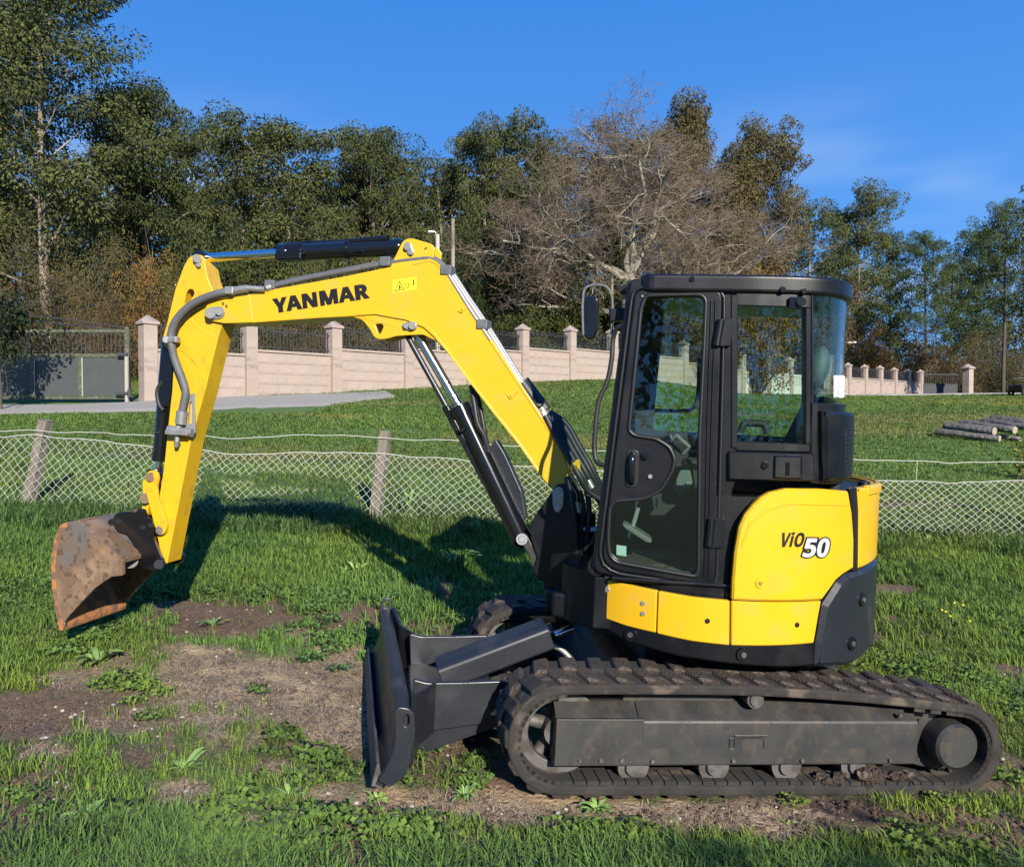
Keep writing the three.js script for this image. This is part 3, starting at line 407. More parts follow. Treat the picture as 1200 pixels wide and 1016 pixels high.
  const iw = zb(0.71, 0.86), spokes = [...Array(5)].map((_, i) => { const a = i * 1.2566 + 0.4; return rod([-0.99 + 0.04 * Math.cos(a), 0.246 + 0.04 * Math.sin(a), W(0.785)], [-0.99 + 0.17 * Math.cos(a), 0.246 + 0.17 * Math.sin(a), W(0.785)], 0.035, 0.03, 8); });
  add('idler_wheel', [ring(-0.99, 0.246, 0.15, 0.2, ...iw), ...spokes, rod([-0.99, 0.246, W(0.7)], [-0.99, 0.246, W(0.88)], 0.07)], M.worn, fr);
  add('sprocket', [ring(1.01, 0.196, 0.10, 0.155, ...zb(0.75, 0.82)), ...[...Array(15)].map((_, i) => { const a = i * Math.PI * 2 / 15; return box(-0.02, 0.02, 0.15, 0.178, ...zb(0.755, 0.815), 0.008).applyMatrix4(new THREE.Matrix4().makeRotationZ(a).setPosition(1.01, 0.196, 0)); }), ext([[0.79, 0.09], [0.80, 0.37], [0.95, 0.36], [1.08, 0.3], [1.1, 0.12], [0.98, 0.05]], ...zb(0.83, 0.86), { r: 0.05 })], M.plate, fr);
  add('drive_motor', [rod([1.0, 0.212, W(0.62)], [1.0, 0.212, W(0.975)], 0.118, 0.113, 36), rod([1.0, 0.212, W(0.975)], [1.0, 0.212, W(0.99)], 0.113, 0.1, 36), ...[...Array(10)].map((_, i) => { const a = i * 0.628; return rod([1.0 + 0.165 * Math.cos(a), 0.205 + 0.165 * Math.sin(a), W(0.86)], [1.0 + 0.165 * Math.cos(a), 0.205 + 0.165 * Math.sin(a), W(0.875)], 0.012, 0.01, 7); })], M.plate, fr);
}
{ reseed(77); // clods of soil caught in the lower run of the near track
  const cl = []; for (let i = 0; i < 46; i++) { const g = new THREE.IcosahedronGeometry(rr(0.014, 0.042), 1), p = g.attributes.position; for (let k = 0; k < p.count; k++) { const q = 0.75 + 0.5 * hash(Math.round(p.getX(k) * 900) + i * 13, Math.round(p.getY(k) * 900 + p.getZ(k) * 500)); p.setXYZ(k, p.getX(k) * q, p.getY(k) * q * 0.8, p.getZ(k) * q); } g.computeVertexNormals(); const u = rr(0.3, 0.82); cl.push(g.translate(u, 0.028 + rr(0, 0.055) * (1 - Math.abs(u - 0.55) * 2.2), rr(0.9, 0.975))); }
  const m = part('soil_clods', cl, M.mud, FU); m.userData.kind = 'stuff'; }
const carBody = part('undercarriage', [ext([[-0.75, 0.2], [-0.6, 0.46], [0.6, 0.46], [0.75, 0.2]], -0.62, 0.62, { r: 0.05 }), box(-0.45, 0.45, 0.3, 0.54, -0.4, 0.4, 0.03), ...[0.5, -0.5].flatMap((u) => [box(u - 0.12, u + 0.12, 0.2, 0.42, -0.72, 0.72, 0.03)])], M.plate, FU);
add('slew_ring', [rod([0, 0.5, 0], [0, 0.62, 0], 0.42, 0.42, 48)], M.dark, carBody);

// --- dozer blade
{
  const F = FU, w = 0.975;
  const prof = outline(F, w, [[469, 828], [462, 834], [463, 860], [460.8, 879], [452.5, 898], [443, 912], [440, 921], [449, 923], [459, 906], [468, 893], [475, 868], [478, 846], [478.5, 829]]);
  const skew = (g) => [].concat(g).map((q) => q.applyMatrix4(new THREE.Matrix4().set(1, 0, 0.049, -0.049 * 0.975, 0, 1, 0, 0, 0, 0, 1, 0, 0, 0, 0, 1)));   // the far end of the blade stands a little further forward
  const blade = part('dozer_blade', [...skew(ext(prof, -0.965, 0.965, { r: 0.006, bevel: 0.003 }))], M.navy, F);
  const end = outline(F, w, [[462, 834], [465, 829], [469, 827.5], [478.5, 829], [485.6, 836.5], [486.8, 855], [481, 891], [473.8, 909], [457, 921], [443, 914], [452.5, 898], [460.8, 879], [463, 860]]), hc = on(F, 476, 843, w), hole = [...Array(12)].map((_, i) => [hc[0] + 0.014 * Math.cos(i * 0.5236), hc[1] + 0.028 * Math.sin(i * 0.5236)]);
  const top = (z0, z1) => { const b = on(F, 470, 832, w), s = [[b[0] - 0.035, b[1] - 0.06], [b[0] - 0.032, b[1] + 0.03], [b[0] - 0.012, b[1] + 0.115], [b[0] + 0.03, b[1] + 0.118], [b[0] + 0.05, b[1] + 0.09], [b[0] + 0.05, b[1] - 0.06]]; return ext(s, z0, z1, { r: 0.03, holes: [[...Array(12)].map((_, i) => [b[0] + 0.012 + 0.017 * Math.cos(i * 0.5236), b[1] + 0.075 + 0.026 * Math.sin(i * 0.5236)])], hr: 0 }); };
  add('end_plate', ext(end, 0.962, 0.992, { r: 0.012, holes: [hole], hr: 0 }), M.navy, blade); add('end_plate', skew(ext(end, -0.992, -0.962, { r: 0.012 })), M.navy, blade);
  add('lifting_lug', skew(top(-0.985, -0.955).translate(0, -0.025, 0)), M.navy, blade);
  const low = on(F, 447, 917, w); add('cutting_edge', skew(ext([[low[0] - 0.045, low[1] - 0.025], [low[0] - 0.025, low[1] + 0.075], [low[0] - 0.012, low[1] + 0.075], [low[0] + 0.005, low[1] - 0.03]], -0.99, 0.96, { r: 0.004 })), M.worn, blade);
  const ridge = outline(F, w, [[478, 833], [484, 838], [484, 856], [478, 862]]); add('back_rib', skew(ext(ridge, -0.95, 0.95, { r: 0.01 })), M.navy, blade);
  const arm = outline(F, 0.47, [[484, 796], [500, 800.5], [540, 800], [594, 798], [600, 812], [580, 830], [566, 848], [530, 853], [486, 858]]), x0 = arm[0][0];
  add('blade_arm', ext(arm, 0.44, 0.475, { r: 0.02 }), M.navy, blade);
  add('blade_arm', ext(arm.map(([u, y]) => [u, y]), -0.475, -0.44, { r: 0.02 }), M.navy, blade);
  add('arm_web', [ext([arm[0], arm[3], [arm[3][0], arm[3][1] - 0.05], [arm[8][0], arm[8][1] + 0.05]], -0.44, 0.44, { r: 0.01 }).translate(0, -0.19, 0)], M.navy, blade);
  // flared gussets behind the blade
  const gus = (s) => { const p = [[x0 - 0.02, arm[0][1] + 0.06, s * 0.9], [x0 + 0.02, arm[0][1] - 0.005, s * 0.66], [x0 + 0.11, arm[0][1] - 0.012, s * 0.47]], g = []; for (let i = 0; i < 2; i++) { const a = p[i], b = p[i + 1], y0 = arm[8][1]; const q = new THREE.BufferGeometry(); const V8 = [a, b, [b[0], y0, b[2]], [a[0], y0, a[2]]].flatMap(([x, y, z]) => [[x, y, z], [x + 0.02, y, z - s * 0.02]]); const f = [0, 2, 4, 0, 4, 6, 1, 5, 3, 1, 7, 5, 0, 1, 3, 0, 3, 2, 2, 3, 5, 2, 5, 4, 4, 5, 7, 4, 7, 6, 6, 7, 1, 6, 1, 0]; q.setAttribute('position', new THREE.Float32BufferAttribute(f.flatMap((k) => V8[k]), 3)); q.computeVertexNormals(); g.push(q); } return g; };
  add('gusset', gus(1), M.navy, blade); add('gusset', skew(gus(-1)), M.navy, blade);
  const c0 = on(F, 515, 789, 0), c1 = on(F, 642, 741, 0), ang = Math.atan2(c1[1] - c0[1], c1[0] - c0[0]), L = Math.hypot(c1[0] - c0[0], c1[1] - c0[1]);
  const hood = ext([[-0.12, -0.07], [-0.12, 0.05], [-0.085, 0.075], [0.085, 0.075], [0.12, 0.05], [0.12, -0.07]], 0, L, { r: 0.015, bevel: 0.006 }).rotateY(Math.PI / 2).applyMatrix4(new THREE.Matrix4().makeRotationZ(ang).setPosition(c0[0], c0[1], 0));
  add('cylinder_cover', hood, M.navy, blade); add('lift_cylinder', [rod([c0[0], c0[1], 0], [c1[0] + 0.03, c1[1] + 0.008, 0], 0.05)], M.gloss, blade);
  const r0 = on3(F, 636, 750, 0), r1 = on3(F, 672, 736, 0); add('cylinder_rod', rod(r0, r1, 0.024), M.chrome, blade);
  add('hose', hose([on3(F, 636, 756, 0.05), on3(F, 654, 759, 0.08), on3(F, 668, 771, 0.1), on3(F, 680, 790, 0.08)], 0.016), M.pipe, blade);
}

// --- skins: surfaces of the upper structure, a plan outline swept upwards; panels are measured off the photograph
function Skin(F, plan) {
  const cum = [0]; for (let i = 1; i < plan.length; i++) cum.push(cum[i - 1] + Math.hypot(plan[i][0] - plan[i - 1][0], plan[i][1] - plan[i - 1][1]));
  const at = (s) => { let i = 0; while (i < plan.length - 2 && s > cum[i + 1]) i++; const t = (s - cum[i]) / (cum[i + 1] - cum[i]), a = plan[i], b = plan[i + 1], L = cum[i + 1] - cum[i]; return { u: mix(a[0], b[0], t), w: mix(a[1], b[1], t), nu: -(b[1] - a[1]) / L, nw: (b[0] - a[0]) / L }; };
  const normal = (s) => { const e = 0.05, a = at(clamp(s - e, 0, cum.at(-1))), b = at(clamp(s + e, 0, cum.at(-1))), u = a.nu + b.nu, w = a.nw + b.nw, l = Math.hypot(u, w); return [u / l, w / l]; };
  const hit = (px, py) => {
    const o = V(0, EYE, 0).applyMatrix4(F.i), d = sight(px, py).transformDirection(F.i); let best = null;
    for (let i = 0; i < plan.length - 1; i++) { const [ax, az] = plan[i], ex = plan[i + 1][0] - ax, ez = plan[i + 1][1] - az, det = d.x * -ez + ex * d.z; if (Math.abs(det) < 1e-9) continue; const t = ((ax - o.x) * -ez + ex * (az - o.z)) / det, k = (d.x * (az - o.z) - d.z * (ax - o.x)) / det; if (t > 0 && k >= -1e-6 && k <= 1 + 1e-6 && (!best || t < best.t)) best = { t, s: cum[i] + k * (cum[i + 1] - cum[i]), y: o.y + d.y * t }; }
    if (!best) { let m = null; for (let i = 0; i < plan.length; i++) { const vx = plan[i][0] - o.x, vz = plan[i][1] - o.z, c = (d.x * vz - d.z * vx) / Math.hypot(vx, vz); if (!m || Math.abs(c) < m.c) m = { c: Math.abs(c), i, r: Math.hypot(vx, vz) }; } best = { s: cum[m.i], y: o.y + d.y * m.r / Math.hypot(d.x, d.z) }; }
    return [best.s, best.y];
  };
  const place = (s, y, off) => { const p = at(s), n = normal(s); return [p.u + n[0] * off, y, p.w + n[1] * off]; };
  const area = (p) => p.reduce((a, q, i) => { const r = p[(i + 1) % p.length]; return a + q[0] * r[1] - r[0] * q[1]; }, 0);
  const inset = (p, b) => p.map((q, i) => { const a = p[(i + p.length - 1) % p.length], c = p[(i + 1) % p.length]; let n1 = [-(q[1] - a[1]), q[0] - a[0]], n2 = [-(c[1] - q[1]), c[0] - q[0]]; const l1 = Math.hypot(...n1) || 1, l2 = Math.hypot(...n2) || 1; const m = [n1[0] / l1 + n2[0] / l2, n1[1] / l1 + n2[1] / l2], l = Math.max(0.5, (m[0] * m[0] + m[1] * m[1]) / 2); return [q[0] + m[0] / l * b, q[1] + m[1] / l * b]; });
  const split = (poly, step) => { const o = []; poly.forEach((p, i) => { const q = poly[(i + 1) % poly.length], n = Math.max(1, Math.ceil(Math.hypot(q[0] - p[0], q[1] - p[1]) / step)); for (let k = 0; k < n; k++) o.push([mix(p[0], q[0], k / n), mix(p[1], q[1], k / n)]); }); return o; };
  const clipS = (poly, s, keepGreater) => { const o = []; poly.forEach((p, i) => { const q = poly[(i + 1) % poly.length], a = keepGreater ? p[0] - s : s - p[0], b = keepGreater ? q[0] - s : s - q[0]; if (a >= 0) o.push(p); if ((a > 0 && b < 0) || (a < 0 && b > 0)) { const t = a / (a - b); o.push([s, mix(p[1], q[1], t)]); } }); return o; };
  // a panel with thickness: outline in (s, y), face at «out», back at «out - thick», a chamfer of b round its edge
  const panel = (poly, out = 0.02, thick = 0.02, b = 0.006, r = 0) => {
    if (r) poly = shapeOf(poly, r).getPoints(5).map((v) => [v.x, v.y]);
    poly = poly.filter((p, i) => { const q = poly[(i + 1) % poly.length]; return Math.hypot(p[0] - q[0], p[1] - q[1]) > 1e-5; });
    if (area(poly) < 0) poly = poly.slice().reverse();
    poly = split(poly, 0.03); const inn = inset(poly, b), pos = [], nor = [], N = (s) => { const n = normal(s); return [n[0], 0, n[1]]; };
    const push = (s, y, off, n) => { pos.push(...place(s, y, off)); nor.push(...(n ?? N(s))); };
    const s0 = Math.min(...inn.map((p) => p[0])), s1 = Math.max(...inn.map((p) => p[0])), k = Math.max(1, Math.ceil((s1 - s0) / 0.03));
    for (let i = 0; i < k; i++) { const c = clipS(clipS(inn, mix(s0, s1, i / k), true), mix(s0, s1, (i + 1) / k), false); if (c.length < 3) continue; for (const f of THREE.ShapeUtils.triangulateShape(c.map((p) => new THREE.Vector2(...p)), [])) { const t = f.map((q) => c[q]); if ((t[1][0] - t[0][0]) * (t[2][1] - t[0][1]) - (t[2][0] - t[0][0]) * (t[1][1] - t[0][1]) < 0) t.reverse(); for (const q of t) push(q[0], q[1], out); for (const q of t.slice().reverse()) { pos.push(...place(q[0], q[1], out - thick)); const n = N(q[0]); nor.push(-n[0], 0, -n[2]); } } }
    for (let i = 0; i < poly.length; i++) { const j = (i + 1) % poly.length, a = poly[i], c = poly[j], e = [c[1] - a[1], -(c[0] - a[0])], l = Math.hypot(...e) || 1, P = at((a[0] + c[0]) / 2), tu = P.nw, tw = -P.nu, ds = e[0] / l, dy = e[1] / l, side = [tu * ds, dy, tw * ds], ch = [side[0] * 0.7 + P.nu * 0.7, side[1] * 0.7, side[2] * 0.7 + P.nw * 0.7];
      const quad = (p, q, r2, s2, n) => { for (const v of [p, q, r2, p, r2, s2]) push(v[0], v[1], v[2], n); };
      quad([...a, out - thick], [...c, out - thick], [...c, out - b], [...a, out - b], side); quad([...a, out - b], [...c, out - b], [...inn[j], out], [...inn[i], out], ch); }
    const g = new THREE.BufferGeometry(); g.setAttribute('position', new THREE.Float32BufferAttribute(pos, 3)); g.setAttribute('normal', new THREE.Float32BufferAttribute(nor, 3)); return g;
  };
  return { hit, at, place, panel, cum, poly: (list) => list.map(([x, y]) => hit(x, y)) };
}
const arcPlan = (R, a0, a1, n = 60) => [...Array(n + 1)].map((_, i) => { const a = rad(mix(a0, a1, i / n)); return [R * Math.sin(a), R * Math.cos(a)]; });
const RB = 0.928, body = Skin(FH, arcPlan(RB, -62, 200, 110)), sAt = (deg) => rad(deg + 62) * RB;

// --- upper frame, counterweight, covers
const yDeck = 0.985, house = part('upper_frame', [
  body.panel([...body.poly([[688, 722], [733, 750], [793, 768], [860, 778], [927, 781.5], [957, 778]]), [sAt(75), 0.585], [sAt(195), 0.64], [sAt(195), 0.74], [sAt(40), 0.74], ...body.poly([[955, 748], [854, 752], [770, 738], [708, 719], [708, 690], [703, 667], [688, 664]])], 0.012, 0.05, 0.01, 0.01),
  new THREE.ExtrudeGeometry(shapeOf([...arcPlan(0.885, -58, 235, 70)].map(([u, w]) => [u, -w])), { depth: 0.3, bevelEnabled: false }).rotateX(-Math.PI / 2).translate(0, 0.66, 0),
  new THREE.ExtrudeGeometry(shapeOf([...arcPlan(0.875, 2, 178, 50)].map(([u, w]) => [u, -w])), { depth: 0.46, bevelEnabled: false }).rotateX(-Math.PI / 2).translate(0, 0.95, 0),
  box(-0.55, 0.1, 0.7, 0.965, 0.3, 0.82, 0.01), box(-0.8, -0.3, 0.66, 0.8, -0.5, 0.5, 0.02)], M.black, FH);
const px = (list) => body.poly(list);
add('lower_panel', body.panel(px([[705, 676], [735, 684], [771.3, 691.7], [769.6, 740.7], [735, 732.5], [706, 721.7]]), 0.022, 0.03, 0.005, 0.008), M.yellow, house);
add('lower_panel', body.panel(px([[772.7, 692.1], [812, 699], [854.4, 703], [854, 755], [810, 750], [771, 741.4]]), 0.022, 0.03, 0.005, 0.008), M.yellow, house);
add('lower_panel', body.panel(px([[856.4, 703.2], [959, 703.2], [956.5, 717], [950.5, 752.3], [856, 755]]), 0.022, 0.03, 0.005, 0.006), M.yellow, house);
add('engine_hood', body.panel(px([[856.7, 701.8], [857.3, 680], [860, 646.7], [865, 616.7], [871, 603], [880, 592], [889, 583], [900, 576.5], [920, 572], [960, 572.5], [989, 575], [993, 600], [995, 630], [994.5, 665], [983, 672], [975, 679], [959, 701.8]]), 0.03, 0.04, 0.010, 0.008), M.yellow, house);
add('hood_crease', body.panel(px([[866, 640], [876, 612], [896, 594], [920, 588], [988, 590], [988, 592], [922, 590.5], [898, 597], [880, 613], [869, 640]]), 0.0335, 0.01, 0.003, 0.002), M.yellow, house);
const yTop = body.hit(996, 571)[1], yCut = body.hit(1000, 664)[1];
add('rear_cover', body.panel([...px([[998.5, 572], [1000, 600], [999.5, 666]]), [sAt(72), yCut + 0.01], [sAt(185), yCut + 0.01], [sAt(185), yTop], [sAt(72), yTop]].reverse(), 0.034, 0.05, 0.012, 0.006), M.yellow, house);
add('hood_seal', body.panel(px([[990.5, 573], [999, 571], [1001, 600], [1000.5, 668], [994, 668], [995.5, 630], [994, 600]]), 0.026, 0.02, 0.003), M.ink, house);
add('rear_cover_lip', body.panel([[sAt(57), yTop - 0.05], [sAt(185), yTop - 0.05], [sAt(185), yTop + 0.006], [sAt(57), yTop + 0.006]], 0.042, 0.03, 0.012, 0.008), M.yellow, house);
const cw = add('counterweight', body.panel([...px([[951, 779], [952.5, 753], [960, 707], [977, 680], [986, 671.5], [999, 668]]), [sAt(66), yCut], [sAt(185), yCut], [sAt(185), 0.63], [sAt(70), 0.60], ...px([[992, 777]])].reverse(), 0.04, 0.08, 0.022, 0.012), M.navy, house);
void cw;
const stud = (name, x, y, r, out, mat, parent, len = 0.012) => { const [s, yy] = body.hit(x, y), a = body.place(s, yy, out - 0.006), b = body.place(s, yy, out + len); return add(name, rod(a, b, r, r * 0.85, 16), mat, parent); };
for (const [x, y, r, m] of [[714.5, 690, 0.017, M.steel], [755.5, 706, 0.013, M.steel], [755.5, 718, 0.013, M.steel]]) stud('bolt', x, y, r, 0.022, m, house, 0.006);
for (const [x, y] of [[829, 726.5], [931, 731], [697, 701]]) stud('plug', x, y, 0.014, 0.022, M.ink, house, 0.004);
stud('lock', 888, 682, 0.013, 0.03, M.steel, house, 0.006); stud('lock_ring', 888, 682, 0.026, 0.026, M.yellow, house, 0.01);
for (const [x, y] of [[741, 743], [870, 766], [1001, 701], [989, 752]]) { stud('socket', x, y, 0.038, x > 960 ? 0.036 : 0.008, M.black, house, 0.016); stud('bolt', x, y, 0.015, x > 960 ? 0.052 : 0.024, M.worn, house, 0.006); }
add('deck', [new THREE.ExtrudeGeometry(shapeOf([...arcPlan(0.925, 24, 170, 50)].map(([u, w]) => [u, -w])), { depth: 0.03, bevelEnabled: true, bevelSize: 0.01, bevelThickness: 0.012, bevelSegments: 2 }).rotateX(-Math.PI / 2).translate(0, 1.395, 0), new THREE.CylinderGeometry(0.03, 0.035, 0.05, 14).translate(0.83, 1.45, 0.33)], M.black, house);

// --- cab
const CAB = [[-0.62, 0.855], [-0.3, 0.865], [0.0, 0.872], [0.15, 0.87], [0.35, 0.852], [0.46, 0.826], [0.53, 0.79], [0.58, 0.745], [0.62, 0.685], [0.65, 0.61], [0.67, 0.52], [0.68, 0.42], [0.685, 0.3], [0.685, -0.14]];
const cabin = Skin(FH, CAB), cp = (list) => cabin.poly(list), WS = 0.865;
const flat = (list) => outline(FH, WS, list);
const yRoof = 2.445, cFloor = 0.975;
const sideHole = [[747, 341], [839, 340], [845, 347], [836, 684], [724, 668], [709, 660], [705, 648]];
const rearHole = [[865, 358], [944.5, 361], [944.5, 520], [864.5, 516]];
const planShape = (grow, f = (u, w) => [u, w]) => CAB.slice(2).map(([u, w]) => { const l = Math.hypot(u, w); return f(u + u / l * grow, w + w / l * grow); });
const ringPanel = (outer, holes, o, t) => { // flat-ish frames: plates with an opening, following the side
  return ext(flat(outer), WS - t + o, WS + o, { r: 0.02, bevel: 0.006, holes: holes.map(flat), hr: 0.03 }); };
const uF = on(FH, 738, 333, WS)[0], uFb = on(FH, 697, 662, WS)[0];
const cab = part('cab', [
  ringPanel([[739, 329], [745, 326.5], [864, 327], [864, 560], [858, 575], [857, 702], [700, 671], [696, 662], [715, 520]], [sideHole], 0, 0.05),
  cabin.panel([...cp([[950, 338], [954, 338], [954, 482], [950, 532]])], 0.004, 0.06, 0.006, 0.003)], M.black, FH);
add('rear_side_frame', [cabin.panel(cp([[862.5, 336], [951, 339], [951, 361], [862.5, 358]]), 0.001, 0.04, 0.004), cabin.panel(cp([[862.5, 517], [951, 520.5], [951, 530], [862.5, 528]]), 0.001, 0.04, 0.004), cabin.panel(cp([[944.5, 360], [951, 361], [951, 521], [944.5, 520]]), 0.001, 0.04, 0.004), cabin.panel(cp([[857, 345], [865, 345], [864.5, 525], [857, 525]]), 0.001, 0.04, 0.004)], M.black, cab);
add('side_window', cabin.panel(cp([[863, 356], [946, 359], [946, 522], [862.8, 518]]), -0.012, 0.005, 0.001), M.pane, cab);
add('rear_corner_window', cabin.panel([...cp([[954, 345]]), cabin.hit(954, 481), [cabin.cum.at(-2), cabin.hit(960, 480)[1]], [cabin.cum.at(-2), yRoof - 0.04]], -0.004, 0.006, 0.001), M.pane, cab);
add('rear_window', box(0.677, 0.683, 1.62, yRoof - 0.04, -0.1, 0.28, 0), M.pane, cab);
{
  const sh = shapeOf([...planShape(0.002).map(([u, w]) => [u, -w]), [0.69, 0.12], [-0.36, 0.12], [-0.375, -0.3], [-0.355, -0.885]], 0.05);
  add('roof', [new THREE.ExtrudeGeometry(sh, { depth: 0.052, bevelEnabled: true, bevelSize: 0.018, bevelThickness: 0.018, bevelSegments: 4, curveSegments: 5 }).rotateX(-Math.PI / 2).translate(0, 2.408, 0)], M.black, cab);
  for (const [x, y] of [[811, 329], [916, 341], [940, 343]]) { const [s, yy] = cabin.hit(x, y + 4); const a = cabin.place(s, yy + 0.02, 0.01), b = cabin.place(s, yy + 0.02, 0.034); add('roof_bolt', rod(a, b, 0.018, 0.013, 14), M.gloss, cab); }
  add('rain_gutter', [cabin.panel(cp([[862, 336], [950, 340], [950, 345], [862, 341]]), 0.012, 0.02, 0.004)], M.black, cab);
}
add('work_lamp', [(() => { const [s, yy] = cabin.hit(936, 355); return rod(cabin.place(s, yy, 0.005), cabin.place(s, yy, 0.05), 0.018, 0.022, 12); })(), (() => { const [s, yy] = cabin.hit(931, 356); return box(-0.03, 0.03, -0.03, 0.03, -0.015, 0.015).translate(...cabin.place(s, yy, 0.015)); })()], M.gloss, cab);
// panel below the side window with its latch
add('side_panel', [cabin.panel(cp([[853.5, 528.5], [952, 531], [952, 563.5], [853.5, 562]]), 0.022, 0.05, 0.007, 0.008), cabin.panel(cp([[906, 533], [937, 534], [937, 561], [905, 560]]), 0.036, 0.03, 0.008, 0.01)], M.black, cab);
add('latch', [cabin.panel(cp([[918, 541], [923, 541], [923, 557], [918, 557]]), 0.04, 0.01, 0.002, 0.004), (() => { const [s, y] = cabin.hit(895.5, 545); return rod(cabin.place(s, y, 0.02), cabin.place(s, y, 0.034), 0.019, 0.016, 16); })()], M.gloss, cab);
{
  const g = add('grille_box', [cabin.panel([...cp([[957, 481], [991, 484]]), [cabin.cum.at(-3), cabin.hit(993, 487)[1]], [cabin.cum.at(-3), cabin.hit(993, 556)[1]], ...cp([[992, 561], [958, 563]])].reverse(), 0.055, 0.09, 0.016, 0.008), cabin.panel(cp([[950, 472], [990, 474], [992, 566], [950, 566]]).concat([]), 0.012, 0.03, 0.005)], M.black, cab);
  void g; const sl = []; for (let i = 0; i < 11; i++) for (const k of [0, 1]) { const a = cp([[978, 501 + i * 5.2 + k * 1.6], [988, 498.5 + i * 5.2]]); sl.push(cabin.panel([[a[0][0], a[0][1]], [a[1][0], a[1][1]], [a[1][0], a[1][1] - 0.009], [a[0][0], a[0][1] - 0.009]].reverse(), 0.0575, 0.006, 0.001)); }
  add('louvre', sl, M.ink, cab); const s2 = []; for (let i = 0; i < 12; i++) { const y = cabin.hit(985, 500 + i * 5)[1], s = cabin.cum.at(-5) + 0.01; s2.push(cabin.panel([[s, y - 0.008], [s + 0.07, y + 0.004], [s + 0.07, y + 0.012], [s, y]], 0.0575, 0.006, 0.001)); } add('louvre', s2, M.ink, cab);
}
add('paper_notice', cabin.panel(cp([[976.5, 440], [988.5, 440], [988.5, 466], [976.5, 466]]), 0.006, 0.002, 0.0005), (() => { const c = document.createElement('canvas'); c.width = 64; c.height = 128; const x = c.getContext('2d'); x.fillStyle = '#e9e8e4'; x.fillRect(0, 0, 64, 128); x.fillStyle = '#77777a'; for (let i = 0; i < 7; i++) x.fillRect(24, 18 + i * 11, 14 + (i * 7) % 16, 4); const t = new THREE.CanvasTexture(c); t.colorSpace = THREE.SRGBColorSpace; t.wrapS = t.wrapT = THREE.RepeatWrapping; t.repeat.set(9, 5.5); return std({ map: t, roughness: 0.8 }); })(), cab);
// far side, front, floor
{
  const wf = -0.14, o = (l) => outline(FH, wf, l);
  add('far_side_frame', [ext(o([[752, 346], [760, 342], [952, 352], [957, 640], [716, 640], [732, 500]]), wf - 0.03, wf + 0.03, { r: 0.02, holes: [o([[779, 353], [944, 360], [944, 514], [764, 505]])], hr: 0.03 }), hose([on3(FH, 764, 481, wf), on3(FH, 806, 481, wf), on3(FH, 813, 478, wf), on3(FH, 817, 470, wf), on3(FH, 820, 420, wf)], 0.012)], M.dark, cab);
  add('far_window', box(-0.42, 0.67, 1.35, 2.4, wf - 0.004, wf + 0.002, 0), M.pane, cab);
  const A = on3(FH, 741, 336, WS - 0.03), B = on3(FH, 700, 664, WS - 0.03), C = V(A.x, A.y, wf), D = V(B.x, B.y, wf);
  add('front_frame', [rod(A, C, 0.035, 0.035, 10), rod(A, B, 0.026, 0.03, 10), rod(C, D, 0.035, 0.035, 10), rod(B, D, 0.05, 0.05, 10)], M.black, cab);
  const w = new THREE.BufferGeometry().setFromPoints([A, B, D, A, D, C].map((v) => v.clone().add(V(-0.012, 0, 0)))); w.computeVertexNormals(); add('front_window', w, M.pane, cab);
  add('cab_floor', [box(-0.5, 0.1, 0.955, 1.0, wf, 0.83, 0.01), box(0.12, 0.6, 1.0, 1.39, wf, 0.62, 0.02), box(0.62, 0.675, 1.38, 1.66, wf, 0.5, 0.01)], M.dark, cab);
}
